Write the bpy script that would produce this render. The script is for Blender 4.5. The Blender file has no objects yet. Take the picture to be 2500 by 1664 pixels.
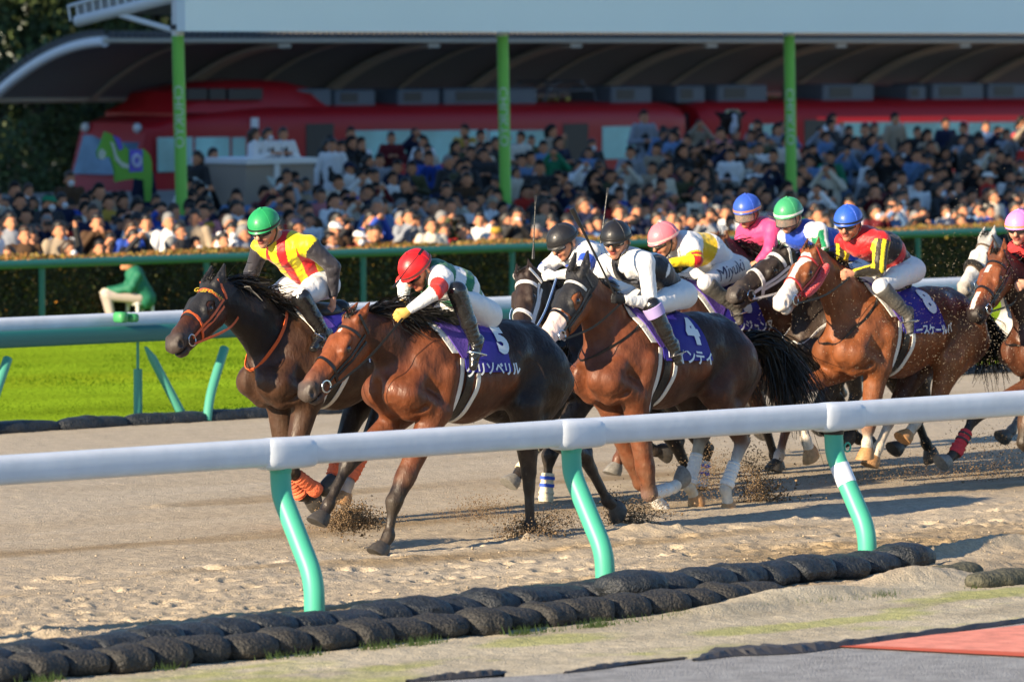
import bpy, math, random
import numpy as np
from mathutils import Vector, Matrix
from mathutils.bvhtree import BVHTree
rng = np.random.default_rng(7); random.seed(7)
SC = bpy.context.scene
COL = SC.collection
# ------------------------------------------------------------------ camera, sky, sun, exposure
FPX, TH, PITCH, CAMZ = 13500.0, math.radians(43), math.atan(722/13500.0), 3.57
CF = np.array([math.sin(TH)*math.cos(PITCH), math.cos(TH)*math.cos(PITCH), -math.sin(PITCH)])
CR = np.array([math.cos(TH), -math.sin(TH), 0.0]); CU = np.cross(CR, CF); CC = np.array([0, 0, CAMZ])
cam = bpy.data.cameras.new('camera'); camo = bpy.data.objects.new('camera', cam); COL.objects.link(camo)
cam.sensor_width = 36; cam.lens = FPX/2500*36; cam.clip_start = 1; cam.clip_end = 2000
m = Matrix.Identity(4)
for i in range(3):
    m[i][0] = CR[i]; m[i][1] = CU[i]; m[i][2] = -CF[i]; m[i][3] = CC[i]
camo.matrix_world = m
cam.dof.use_dof = True; cam.dof.focus_distance = 40.3; cam.dof.aperture_fstop = 3.4
SC.camera = camo
SUN_EL, SUN_AZ = math.radians(19), math.radians(1.0)
w = bpy.data.worlds.new('World'); SC.world = w; w.use_nodes = True
nt = w.node_tree; bg = nt.nodes['Background']; sky = nt.nodes.new('ShaderNodeTexSky')
sky.sky_type = 'NISHITA'; sky.sun_disc = False; sky.sun_elevation = SUN_EL
sky.sun_rotation = math.radians(270) - SUN_AZ
nt.links.new(sky.outputs[0], bg.inputs[0]); bg.inputs[1].default_value = 0.092; sky.air_density = 1.0; sky.dust_density = 0.0; sky.ozone_density = 4.2
SDIR = Vector((-math.cos(SUN_EL)*math.cos(SUN_AZ), -math.cos(SUN_EL)*math.sin(SUN_AZ), math.sin(SUN_EL)))
sl = bpy.data.lights.new('sun', 'SUN'); sl.energy = 5.0; sl.angle = math.radians(0.5); sl.color = (1.0, 0.81, 0.57)
so = bpy.data.objects.new('sun', sl); COL.objects.link(so); so.rotation_euler = SDIR.to_track_quat('Z', 'Y').to_euler()
so.location = (20, 20, 30)
SC.view_settings.view_transform = 'Standard'; SC.view_settings.look = 'None'
SC.view_settings.exposure = 1.12; SC.view_settings.gamma = 1
try:
    SC.cycles.max_bounces = 6; SC.cycles.use_denoising = True
except Exception: pass

def ray(x, y): return CF + CR*(x-1250)/FPX - CU*(y-832)/FPX
def G(x, y, z=0.0):
    d = ray(x, y); return CC + d*(z-CAMZ)/d[2]
def PY(x, y, Y):
    d = ray(x, y); return CC + d*(Y/d[1])
def proj(P):
    v = np.asarray(P)-CC; d = v@CF; return 1250+FPX*(v@CR)/d, 832-FPX*(v@CU)/d
# ------------------------------------------------------------------ helpers
def S(r, g=None, b=None):            # sRGB 0-255 -> linear
    if g is None: r, g, b = r
    f = lambda c: (c/255/12.92) if c/255 <= .04045 else ((c/255+.055)/1.055)**2.4
    return (f(r), f(g), f(b))
MATS = {}
def mat(name, col=(.5,.5,.5), rough=.6, spec=.5, metal=0, coat=0, bump=0, bscale=20, var=0, vscale=5, attr=False, emit=0, sheen=0, col2=None, stretch=None, trans=0, detail=4):
    if name in MATS: return MATS[name]
    M = bpy.data.materials.new(name); M.use_nodes = True; t = M.node_tree; b = t.nodes['Principled BSDF']; MATS[name] = M
    L = t.links.new
    b.inputs['Base Color'].default_value = (*col, 1); b.inputs['Roughness'].default_value = rough
    b.inputs['Specular IOR Level'].default_value = spec; b.inputs['Metallic'].default_value = metal
    b.inputs['Coat Weight'].default_value = coat; b.inputs['Coat Roughness'].default_value = .2
    if sheen: b.inputs['Sheen Weight'].default_value = sheen
    if trans: b.inputs['Transmission Weight'].default_value = trans
    tc = t.nodes.new('ShaderNodeTexCoord'); mp = t.nodes.new('ShaderNodeMapping'); L(tc.outputs['Object'], mp.inputs[0])
    if stretch: mp.inputs['Scale'].default_value = stretch
    src = None
    if attr:
        a = t.nodes.new('ShaderNodeAttribute'); a.attribute_name = 'Col'; src = a.outputs['Color']
    if var or col2:
        n = t.nodes.new('ShaderNodeTexNoise'); n.inputs['Scale'].default_value = vscale; n.inputs['Detail'].default_value = detail
        L(mp.outputs[0], n.inputs[0])
        if col2:
            r = t.nodes.new('ShaderNodeValToRGB'); r.color_ramp.elements[0].position = .38; r.color_ramp.elements[1].position = .62
            r.color_ramp.elements[0].color = (*col, 1); r.color_ramp.elements[1].color = (*col2, 1); L(n.outputs[0], r.inputs[0]); src = r.outputs[0]
        if var:
            hs = t.nodes.new('ShaderNodeHueSaturation'); mr = t.nodes.new('ShaderNodeMapRange')
            mr.inputs['From Min'].default_value = .3; mr.inputs['From Max'].default_value = .7
            mr.inputs['To Min'].default_value = 1-var; mr.inputs['To Max'].default_value = 1+var
            L(n.outputs[0], mr.inputs[0]); L(mr.outputs[0], hs.inputs['Value'])
            if src: L(src, hs.inputs['Color'])
            else: hs.inputs['Color'].default_value = (*col, 1)
            src = hs.outputs[0]
    if src: L(src, b.inputs['Base Color'])
    if bump:
        n = t.nodes.new('ShaderNodeTexNoise'); n.inputs['Scale'].default_value = bscale; n.inputs['Detail'].default_value = detail
        L(mp.outputs[0], n.inputs[0]); bp = t.nodes.new('ShaderNodeBump'); bp.inputs['Strength'].default_value = bump; bp.inputs['Distance'].default_value = .02
        L(n.outputs[0], bp.inputs['Height']); L(bp.outputs[0], b.inputs['Normal'])
    if emit:
        b.inputs['Emission Color'].default_value = (*col, 1); b.inputs['Emission Strength'].default_value = emit
    return M
def tag(o, label=None, cat=None, group=None, kind=None):
    if label: o['label'] = label
    if cat: o['category'] = cat
    if group: o['group'] = group
    if kind: o['kind'] = kind
    return o
def empty(name, loc=(0,0,0)):
    o = bpy.data.objects.new(name, None); o.location = loc; o.empty_display_size = .2; COL.objects.link(o); return o
def link(name, me, mt=None, parent=None, smooth=True):
    """mesh data are in world coordinates; under an empty they keep their world place"""
    if mt is not None:
        for x in (mt if isinstance(mt, (list, tuple)) else [mt]): me.materials.append(x)
    if smooth and len(me.polygons): me.polygons.foreach_set('use_smooth', [True]*len(me.polygons))
    if smooth and 3 < len(me.polygons) < 6000:
        try: me.set_sharp_from_angle(angle=math.radians(48))
        except Exception: pass
    o = bpy.data.objects.new(name, me); COL.objects.link(o)
    if parent is not None:
        o.parent = parent; T = Vector((0,0,0)); q = parent
        while q is not None: T += q.location; q = q.parent
        o.location = -T
    return o
def pydata(name, v, f, mt=None, parent=None, smooth=True, col=None, midx=None):
    me = bpy.data.meshes.new(name)
    v = np.asarray(v, dtype=np.float32)
    if isinstance(f, np.ndarray) and f.ndim == 2:
        n, k = f.shape; me.vertices.add(len(v)); me.vertices.foreach_set('co', v.ravel())
        me.loops.add(n*k); me.loops.foreach_set('vertex_index', f.astype(np.int32).ravel())
        me.polygons.add(n); me.polygons.foreach_set('loop_start', np.arange(0, n*k, k, dtype=np.int32))
        try: me.polygons.foreach_set('loop_total', np.full(n, k, dtype=np.int32))
        except Exception: pass
        me.update(calc_edges=True)
    else:
        me.from_pydata(v.tolist(), [], [list(map(int, q)) for q in f])
    if col is not None:
        a = me.color_attributes.new('Col', 'FLOAT_COLOR', 'POINT')
        c = np.ones((len(v), 4), np.float32); c[:, :3] = col; a.data.foreach_set('color', c.ravel())
    if midx is not None: me.polygons.foreach_set('material_index', np.asarray(midx, np.int32))
    return link(name, me, mt, parent, smooth)
class MB:
    """collects shapes, built as one mesh"""
    def __init__(s): s.v = []; s.f = []; s.n = 0; s.mi = []
    def add(s, v, f, mi=0):
        v = [tuple(map(float, q)) for q in v]; s.v += v; s.f += [tuple(int(i)+s.n for i in q) for q in f]; s.n += len(v); s.mi += [mi]*len(f); return s
    def box(s, lo, hi, bev=0, mi=0, R=None, o=(0,0,0)):
        x0,y0,z0 = lo; x1,y1,z1 = hi
        if bev <= 0:
            v = [(x0,y0,z0),(x1,y0,z0),(x1,y1,z0),(x0,y1,z0),(x0,y0,z1),(x1,y0,z1),(x1,y1,z1),(x0,y1,z1)]
            f = [(0,3,2,1),(4,5,6,7),(0,1,5,4),(1,2,6,5),(2,3,7,6),(3,0,4,7)]
        else:
            b = bev; v = []; f = []
            for z, q in ((z0,b),(z0+b,0),(z1-b,0),(z1,b)):
                v += [(x0+q+(b if not q else 0),y0+q,z),(x1-q-(b if not q else 0),y0+q,z),(x1-q,y0+q+(b if not q else 0),z),(x1-q,y1-q-(b if not q else 0),z),
                      (x1-q-(b if not q else 0),y1-q,z),(x0+q+(b if not q else 0),y1-q,z),(x0+q,y1-q-(b if not q else 0),z),(x0+q,y0+q+(b if not q else 0),z)]
            for k in range(3):
                for i in range(8): j = (i+1) % 8; f.append((k*8+i, k*8+j, k*8+8+j, k*8+8+i))
            f.append(tuple(range(7,-1,-1))); f.append(tuple(range(24,32)))
        if R is not None: v = [tuple(np.array(o)+np.array(R)@np.array(q)) for q in v]
        return s.add(v, f, mi)
    def tube(s, pts, r, n=10, cap=True, mi=0, flat=None, up=(0,0,1)):
        pts = [np.array(p, float) for p in pts]; k = len(pts); rs = r if hasattr(r, '__len__') else [r]*k
        v = []; f = []; pu = None
        for i in range(k):
            t = pts[min(i+1,k-1)]-pts[max(i-1,0)]; t = t/(np.linalg.norm(t)+1e-9)
            if pu is None:
                u = np.array(up, float)
                if abs(u@t) > .95: u = np.array((1,0,0.))
            else: u = pu
            u = u-(u@t)*t; u /= np.linalg.norm(u)+1e-9; pu = u; b = np.cross(t, u)
            for j in range(n):
                a = 2*math.pi*j/n
                q = (flat if flat else 1)
                v.append(pts[i]+rs[i]*(math.cos(a)*u*q+math.sin(a)*b))
        for i in range(k-1):
            for j in range(n): f.append((i*n+j, i*n+(j+1)%n, (i+1)*n+(j+1)%n, (i+1)*n+j))
        if cap: f.append(tuple(range(n-1,-1,-1))); f.append(tuple((k-1)*n+j for j in range(n)))
        return s.add(v, f, mi)
    def ribbon(s, pts, nrm, w, t=.004, mi=0, closed=False):
        pts = [np.array(p, float) for p in pts]; k = len(pts); v = []; f = []
        for i in range(k):
            a = pts[(i+1)%k] if closed else pts[min(i+1,k-1)]; b = pts[(i-1)%k] if closed else pts[max(i-1,0)]
            T = a-b; T /= np.linalg.norm(T)+1e-9; N = np.array(nrm[i], float); N -= (N@T)*T; N /= np.linalg.norm(N)+1e-9; B = np.cross(T, N)
            ww = w[i] if hasattr(w, '__len__') else w
            for q, h in ((-.5,0),(-.5,1),(.5,1),(.5,0)): v.append(pts[i]+B*ww*q+N*t*h)
        m = k if closed else k-1
        for i in range(m):
            j = (i+1) % k
            for q in range(4): f.append((i*4+q, i*4+(q+1)%4, j*4+(q+1)%4, j*4+q))
        if not closed: f += [(3,2,1,0), tuple((k-1)*4+q for q in range(4))]
        return s.add(v, f, mi)
    def sphere(s, c, r, n=12, m=8, A=None, mi=0, cut=None):
        A = np.eye(3) if A is None else np.array(A); r = np.array(r if hasattr(r, '__len__') else (r,)*3, float); c = np.array(c, float)
        th1 = math.pi if cut is None else cut
        v = [c+A@(r*np.array((0,0,1.)))]; f = []
        for i in range(1, m+1):
            th = th1*i/m
            for j in range(n):
                a = 2*math.pi*j/n; v.append(c+A@(r*np.array((math.sin(th)*math.cos(a), math.sin(th)*math.sin(a), math.cos(th)))))
        for j in range(n): f.append((0, 1+j, 1+(j+1)%n))
        for i in range(m-1):
            for j in range(n): f.append((1+i*n+j, 1+(i+1)*n+j, 1+(i+1)*n+(j+1)%n, 1+i*n+(j+1)%n))
        if cut is not None: f.append(tuple(1+(m-1)*n+j for j in range(n)))
        return s.add(v, f, mi)
    def build(s, name, mt, parent=None, smooth=True, edge=None):
        o = pydata(name, s.v, s.f, mt, parent, smooth, midx=s.mi)
        return o
def catmull(P, n=6, closed=False):
    P = [np.array(p, float) for p in P]; out = []; k = len(P)
    for i in range(k if closed else k-1):
        if closed: a,b,c,d = P[(i-1)%k],P[i],P[(i+1)%k],P[(i+2)%k]
        else: a,b,c,d = P[max(i-1,0)],P[i],P[i+1],P[min(i+2,k-1)]
        for q in range(n):
            t = q/n; out.append(.5*((2*b)+(-a+c)*t+(2*a-5*b+4*c-d)*t*t+(-a+3*b-3*c+d)*t**3))
    if not closed: out.append(P[-1])
    return out
# ------------------------------------------------------------------ implicit bodies -> one continuous surface
class Field:
    def __init__(s, vox): s.vox = vox; s.p = []
    def cone(s, a, b, ra, rb=None, w=1.0, ax=None, col=None, k=.03, sub=False):
        rb = ra if rb is None else rb
        s.p.append((np.array(a, np.float32), np.array(b, np.float32), float(ra), float(rb), float(w), None if ax is None else np.array(ax, np.float32), col, k, sub)); return s
    def dist(s, pr, P):
        a, b, ra, rb, w, ax, col, k, sub = pr
        if w != 1.0:
            A = ax/np.linalg.norm(ax)
        ba = b-a; L2 = float(ba@ba)+1e-9
        q = P-a
        t = np.clip((q@ba)/L2, 0, 1)
        q = q-t[..., None]*ba
        if w != 1.0: q = q+((q@A)*(1/w-1))[..., None]*A
        return np.sqrt((q*q).sum(-1))-(ra+(rb-ra)*t)
    def build(s):
        vx = s.vox; lo = np.full(3, 1e9); hi = -lo; bb = []
        for pr in s.p:
            R = max(pr[2], pr[3])*max(1, pr[4]); mn = np.minimum(pr[0], pr[1])-R; mx = np.maximum(pr[0], pr[1])+R
            if not pr[8]: lo = np.minimum(lo, mn); hi = np.maximum(hi, mx)
            bb.append((mn-pr[7]-2*vx, mx+pr[7]+2*vx))
        lo -= 3*vx; hi += 3*vx; n = np.ceil((hi-lo)/vx).astype(int)+1
        f = np.full(n, .3, np.float32)
        for pr, (mn, mx) in zip(s.p, bb):
            i0 = np.clip(np.floor((mn-lo)/vx).astype(int), 0, n-1); i1 = np.clip(np.ceil((mx-lo)/vx).astype(int)+1, 1, n)
            if np.any(i1 <= i0): continue
            ax = [(lo[d]+np.arange(i0[d], i1[d])*vx).astype(np.float32) for d in range(3)]
            P = np.stack(np.meshgrid(*ax, indexing='ij'), -1)
            d = s.dist(pr, P); sl_ = tuple(slice(i0[q], i1[q]) for q in range(3)); g = f[sl_]; k = pr[7]
            if pr[8]:
                h = np.maximum(k-np.abs(-d-g), 0)/k; f[sl_] = np.maximum(g, -d)+h*h*k*.25
            else:
                h = np.maximum(k-np.abs(d-g), 0)/k; f[sl_] = np.minimum(g, d)-h*h*k*.25
        s.lo = lo; return s.nets(f, lo, vx)
    def nets(s, f, lo, vx):
        sg = f < 0; c = np.zeros(np.array(f.shape)-1, np.int8)
        N = f.shape
        for dx in (0,1):
            for dy in (0,1):
                for dz in (0,1): c += sg[dx:N[0]-1+dx, dy:N[1]-1+dy, dz:N[2]-1+dz]
        act = np.argwhere((c > 0) & (c < 8)); m_ = len(act)
        idx = np.full(c.shape, -1, np.int32); idx[act[:,0], act[:,1], act[:,2]] = np.arange(m_)
        acc = np.zeros((m_, 3), np.float64); cnt = np.zeros(m_)
        cs = [(0,0,0),(1,0,0),(0,1,0),(1,1,0),(0,0,1),(1,0,1),(0,1,1),(1,1,1)]
        V = [f[act[:,0]+q[0], act[:,1]+q[1], act[:,2]+q[2]] for q in cs]
        for i, j in ((0,1),(2,3),(4,5),(6,7),(0,2),(1,3),(4,6),(5,7),(0,4),(1,5),(2,6),(3,7)):
            A, B = V[i], V[j]; ok = (A < 0) != (B < 0); t = np.where(ok, A/(A-B+1e-12), 0)
            pa = np.array(cs[i], float); pb = np.array(cs[j], float)
            acc += np.where(ok[:, None], pa+(pb-pa)*t[:, None], 0); cnt += ok
        verts = lo+(act+acc/np.maximum(cnt, 1)[:, None])*vx
        quads = []
        for d in range(3):
            e = [slice(None)]*3; e2 = [slice(None)]*3; e[d] = slice(0, -1); e2[d] = slice(1, None)
            a = sg[tuple(e)]; b = sg[tuple(e2)]; E_ = np.argwhere(a != b); o1, o2 = [(1,2),(2,0),(0,1)][d]
            ok = (E_[:, o1] > 0) & (E_[:, o2] > 0) & (E_[:, o1] < c.shape[o1]) & (E_[:, o2] < c.shape[o2]); E_ = E_[ok]
            inside = a[E_[:,0], E_[:,1], E_[:,2]]
            def ix(p, q):
                g = E_.copy(); g[:, o1] -= p; g[:, o2] -= q; return idx[g[:,0], g[:,1], g[:,2]]
            Q = np.stack([ix(1,1), ix(0,1), ix(0,0), ix(1,0)], 1)
            Q[~inside] = Q[~inside][:, ::-1]; Q = Q[(Q >= 0).all(1)]; quads.append(Q)
        s.v = verts; s.f = np.concatenate(quads); return s
    def smooth(s, n=1, lam=.5):
        f = s.f; e = np.concatenate([f[:, [0,1]], f[:, [1,2]], f[:, [2,3]], f[:, [3,0]]])
        for _ in range(n):
            a = np.zeros_like(s.v); c = np.zeros(len(s.v))
            for d in range(3):
                a[:, d] = np.bincount(e[:,0], s.v[e[:,1], d], len(s.v))+np.bincount(e[:,1], s.v[e[:,0], d], len(s.v))
            c = np.bincount(e[:,0], minlength=len(s.v))+np.bincount(e[:,1], minlength=len(s.v))
            s.v = s.v+lam*(a/np.maximum(c,1)[:, None]-s.v)
        return s
    def colors(s, base, sharp=.012, hard=False):
        V = s.v.astype(np.float32); n = len(V)
        if hard:
            best = np.full(n, 9.); C = np.tile(np.array(base, np.float32), (n,1))
            for pr in s.p:
                if pr[8] and pr[6] is None: continue
                d = s.dist(pr, V)
                if pr[8]: d = np.abs(d)-.01
                u = d < best; best[u] = d[u]; cc = pr[6] if pr[6] is not None else base
                if callable(cc): C[u] = cc(V[u])
                else: C[u] = cc
            return C
        W = np.zeros(n); C = np.zeros((n,3)); D = []
        for pr in s.p:
            if pr[8] and pr[6] is None: continue
            d = s.dist(pr, V)
            if pr[8]: d = np.abs(d)-.008
            w_ = np.exp(-np.clip(d, -.02, .5)/sharp); cc = pr[6] if pr[6] is not None else base
            C += w_[:, None]*np.array(cc); W += w_
        return C/np.maximum(W, 1e-9)[:, None]
    def mesh(s, name, mt, parent=None, col=None):
        return pydata(name, s.v, s.f, mt, parent, True, col=col)
def bvh_of(v, f): return BVHTree.FromPolygons([tuple(q) for q in v.tolist()], f.tolist())
def snoise(P, sc, seed=0):
    """cheap smooth noise (-1..1)"""
    P = np.asarray(P)*sc; r = np.random.default_rng(seed); o = 0
    for i in range(6):
        d = r.normal(size=3); ph = r.uniform(0, 6.28); o = o+np.sin(P@d*(1+.5*i)+ph+1.7*np.sin(P@r.normal(size=3)+ph*2))
    return o/4
# ------------------------------------------------------------------ horses
YV = np.array((0, 1., 0))
def nrm(v): v = np.asarray(v, float); return v/(np.linalg.norm(v)+1e-9)
def coatmat():
    M = mat('horse_coat', rough=.4, spec=.36, attr=True, var=.22, vscale=16, stretch=(1,1,.45), detail=6); t = M.node_tree; b = t.nodes['Principled BSDF']; L = t.links.new
    tc = t.nodes.new('ShaderNodeTexCoord'); prev = None
    for sc, st, di, se, ty in ((5.5,.55,.035,(1,1,.5),0),(22,.6,.012,(1,1,.45),0),(95,.6,.0035,(.6,1,.35),0),(9,.09,.02,(1,1,.7),1)):
        mp = t.nodes.new('ShaderNodeMapping'); mp.inputs['Scale'].default_value = se; L(tc.outputs['Object'], mp.inputs[0])
        if ty: 
            n = t.nodes.new('ShaderNodeTexVoronoi'); n.feature = 'DISTANCE_TO_EDGE'; n.inputs['Scale'].default_value = sc; r = t.nodes.new('ShaderNodeMapRange'); r.inputs['From Max'].default_value = .07; L(n.outputs['Distance'], r.inputs[0]); out = r.outputs[0]
            nn = t.nodes.new('ShaderNodeTexNoise'); nn.inputs['Scale'].default_value = 6; L(mp.outputs[0], nn.inputs[0]); ad = t.nodes.new('ShaderNodeVectorMath'); ad.operation = 'ADD'; L(mp.outputs[0], ad.inputs[0]); sc2 = t.nodes.new('ShaderNodeVectorMath'); sc2.operation = 'SCALE'; sc2.inputs['Scale'].default_value = .22; L(nn.outputs['Color'], sc2.inputs[0]); L(sc2.outputs[0], ad.inputs[1]); L(ad.outputs[0], n.inputs[0])
            st = -st
        else: n = t.nodes.new('ShaderNodeTexNoise'); n.inputs['Scale'].default_value = sc; n.inputs['Detail'].default_value = 3; L(mp.outputs[0], n.inputs[0]); out = n.outputs[0]
        bp = t.nodes.new('ShaderNodeBump'); bp.inputs['Strength'].default_value = abs(st); bp.invert = st < 0; bp.inputs['Distance'].default_value = di; L(out, bp.inputs['Height'])
        if prev is not None: L(prev.outputs[0], bp.inputs['Normal'])
        prev = bp
    L(prev.outputs[0], b.inputs['Normal'])
    rn = t.nodes.new('ShaderNodeTexNoise'); rn.inputs['Scale'].default_value = 7; L(tc.outputs['Object'], rn.inputs[0]); rr = t.nodes.new('ShaderNodeMapRange'); rr.inputs['From Min'].default_value = .35; rr.inputs['From Max'].default_value = .65; rr.inputs['To Min'].default_value = .36; rr.inputs['To Max'].default_value = .66; L(rn.outputs[0], rr.inputs[0]); L(rr.outputs[0], b.inputs['Roughness'])
    return M
COAT = coatmat()
HAIRM = mat('horse_hair', (.008,.007,.006), rough=.5, spec=.4)
EYEM = mat('eye_black', (.01,.006,.004), rough=.08, spec=.8, coat=1)
LEATHER = mat('black_leather', (.012,.012,.013), rough=.4, bump=.2, bscale=60)
STEEL = mat('bit_steel', (.6,.6,.6), rough=.2, metal=1)
def strands(name, roots, d0, d1, Ln, wd, mt, parent, seg=7, wob=.02, taper=.25):
    N = len(roots); r = np.random.default_rng(N+int(abs(roots[0][0])*100))
    t = np.linspace(0, 1, seg)[None, :, None]; d0 = np.asarray(d0)[:, None]; d1 = np.asarray(d1)[:, None]
    Ln = np.asarray(Ln)[:, None, None]; P = np.asarray(roots)[:, None]+Ln*(d0*t+(d1-d0)*t*t*.5)
    ph = r.uniform(0, 6.28, (N,1,3)); P = P+wob*t*np.sin(ph+t*r.uniform(2,7,(N,1,3)))
    side = r.normal(size=(N,1,3)); side /= np.linalg.norm(side, axis=-1, keepdims=True)
    W_ = wd*(1-(1-taper)*t); A = P-side*W_/2; B = P+side*W_/2
    V = np.stack([A, B], 2).reshape(-1, 3); base = (np.arange(N)*seg*2)[:, None]; i = (np.arange(seg-1)*2)[None]
    a = (base+i).ravel(); F = np.stack([a, a+1, a+3, a+2], 1)
    return pydata(name, V, F, mt, parent, False)
def textmesh(txt, size, shear=0, font=None, xs=1.0, bold=0.0):
    cu = bpy.data.curves.new('t', 'FONT'); cu.body = txt; cu.size = size; cu.align_x = 'CENTER'; cu.align_y = 'CENTER'; cu.shear = shear; cu.offset = bold
    cu.resolution_u = 4
    o = bpy.data.objects.new('t', cu); COL.objects.link(o); dg = bpy.context.evaluated_depsgraph_get()
    me = bpy.data.meshes.new_from_object(o.evaluated_get(dg)); bpy.data.objects.remove(o)
    import bmesh
    bm = bmesh.new(); bm.from_mesh(me); bmesh.ops.triangulate(bm, faces=bm.faces[:])
    for _ in range(5):
        E_ = [e for e in bm.edges if e.calc_length() > size*.14]
        if not E_: break
        bmesh.ops.subdivide_edges(bm, edges=E_, cuts=1); bmesh.ops.triangulate(bm, faces=bm.faces[:])
    bm.verts.index_update()
    V = np.array([v.co[:2] for v in bm.verts]); F = [tuple(v.index for v in q.verts) for q in bm.faces]; bm.free(); bpy.data.meshes.remove(me)
    V[:, 0] *= xs; return V, F
def make_horse(label, Y0, W, rot, poll, muz, coat, dark, legs, head_l=None, blaze=None, muzcol=None, neckcol=None, s=1.0, name='race_horse', tail=None, mane=1.0, earcol=None, bellycol=None, group='race horses galloping along the dirt track', ears=None, hindcol=None, headcol=None, bow=.06, vox=.0105):
    def hz(p, lat=0.0):
        return PY(p[0], p[1], Y0+lat+(p[2] if len(p) > 2 else 0))
    Wp = hz(W); ca, sa = math.cos(math.radians(rot)), math.sin(math.radians(rot))
    def T(u, l, z): z = (z-1.62)*s; u = u*s; return np.array((Wp[0]+u*ca-z*sa, Y0+l*s, Wp[2]+u*sa+z*ca))
    root = empty(name, (Wp[0]+.4, Y0, 0)); tag(root, label, 'horse', group)
    F = Field(vox); A = YV; hc = hindcol or coat
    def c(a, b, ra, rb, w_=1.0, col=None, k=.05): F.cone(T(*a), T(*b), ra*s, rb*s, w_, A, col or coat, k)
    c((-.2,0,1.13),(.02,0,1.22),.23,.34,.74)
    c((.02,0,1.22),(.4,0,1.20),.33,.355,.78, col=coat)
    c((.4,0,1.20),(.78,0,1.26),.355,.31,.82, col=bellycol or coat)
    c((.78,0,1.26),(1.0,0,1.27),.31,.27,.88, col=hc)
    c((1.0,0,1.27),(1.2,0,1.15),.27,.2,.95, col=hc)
    c((0,0,1.47),(.25,0,1.47),.14,.1,.5)
    c((.1,0,1.42),(1.0,0,1.46),.12,.11,.6)
    for q in (-1, 1):
        c((-.3,q*.09,1.08),(-.2,q*.1,.97),.13,.1, k=.03)
        c((.06,q*.11,1.42),(-.27,q*.16,1.08),.085,.1, k=.025)
        c((-.27,q*.17,1.06),(-.02,q*.17,.95),.105,.1, k=.025)
        c((.06,q*.19,1.2),(.03,q*.175,.95),.12,.09, k=.025)
        c((-.16,q*.15,1.3),(-.04,q*.19,1.16),.06,.07, k=.025)
        c((1.0,q*.12,1.29),(1.1,q*.14,1.1),.17,.17, k=.04, col=hc)
        c((.28,q*.2,1.15),(.62,q*.2,1.18),.1,.1, k=.06)
    for q in (-1, 1):   # grooves: behind the shoulder, flank fold, along the belly, between the muscles of the quarters
        def sg_(a, b, ra, rb, k=.05): F.cone(T(*a), T(*b), ra*s, rb*s, 1, None, None, k, True)
        sg_((.17,q*.315,1.38),(.11,q*.30,.98),.028,.03); sg_((.80,q*.31,1.25),(.82,q*.26,1.0),.045,.05,.07); sg_((1.3,q*.26,1.28),(1.2,q*.27,.98),.03,.04,.06)
        sg_((-.2,q*.27,1.27),(-.06,q*.285,1.08),.022,.02,.035); sg_((-.18,q*.255,.98),(-.26,q*.2,.9),.02,.02,.03)
        sg_((.95,q*.3,1.42),(1.15,q*.3,1.38),.03,.03,.06)
        for i_ in range(5): sg_((.32+.085*i_,q*.335,1.22),(.40+.085*i_,q*.30,.98),.008,.008,.03)
    F.cone(T(-.42,0,1.12), T(-.34,0,.93), .035*s, .03*s, 1, None, None, .06, True)
    # neck and head
    P0 = hz(poll); M0 = hz(muz); hL = np.linalg.norm(M0-P0); h = (M0-P0)/hL; lx = nrm(YV-(YV@h)*h); j = np.cross(h, lx)
    if j@np.array((1.,0,-1.)) < 0: j = -j
    q_ = (head_l or hL)/.58
    def H(t, jj, l=0.0): return P0+(h*t+j*jj+lx*l)*q_
    pc = H(.0, .1); nb = T(-.1, 0, 1.27); up = nrm(np.cross(nrm(pc-nb), YV)); up = up if up[2] > 0 else -up
    mid = (pc+nb)/2+up*bow; NC = neckcol or coat
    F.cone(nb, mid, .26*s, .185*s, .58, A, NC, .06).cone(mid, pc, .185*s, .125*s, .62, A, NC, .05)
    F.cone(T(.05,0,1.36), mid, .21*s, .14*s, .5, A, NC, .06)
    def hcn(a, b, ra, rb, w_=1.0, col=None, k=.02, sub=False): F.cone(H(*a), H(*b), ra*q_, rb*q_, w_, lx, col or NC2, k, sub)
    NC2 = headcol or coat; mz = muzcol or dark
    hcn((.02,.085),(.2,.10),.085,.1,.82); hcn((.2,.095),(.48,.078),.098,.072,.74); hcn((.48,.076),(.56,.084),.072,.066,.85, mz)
    hcn((.1,.175),(.3,.16),.105,.08,.58); hcn((.3,.17),(.52,.145),.055,.04,.75); hcn((.53,.15),(.56,.145),.04,.034,1, mz)
    hcn((.12,.05),(.5,.03),.03,.02,1.6)
    for q in (-1, 1):
        hcn((.15,.045,q*.062),(.235,.06,q*.07),.034,.03, k=.02)
        hcn((.26,.09,q*.065),(.42,.085,q*.045),.02,.014, k=.02)
        hcn((.545,.05,q*.036),(.58,.075,q*.04),.036,.034, col=mz, k=.02)
        hcn((.572,.04,q*.078),(.582,.07,q*.07),.018,.024, col=(.012,.008,.007), k=.012, sub=True)
        hcn((.19,.078,q*.098),(.2,.078,q*.098),.02,.02, k=.01, sub=True, col=(.01,.008,.006))
        et = ears or (-.13, -.02); ec = earcol or NC2
        hcn((.0,.03,q*.052),(et[0]*.45,et[1]*.4+.02,q*.062),.03,.03,.7,ec,.015)
        hcn((et[0]*.45,et[1]*.4+.02,q*.062),(et[0],et[1],q*.05),.03,.007,.7,ec,.01)
        hcn((et[0]*.35,et[1]*.3,q*.075),(et[0]*.8,et[1]*.8-.005,q*.065),.013,.006,1,tuple(x*.35 for x in ec),.008,True)
    # mouth line
    hcn((.52,.127,0),(.62,.122,0),.006,.009,9,(.03,.02,.015),.008,True)
    hoofs = []; bands = []
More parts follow.
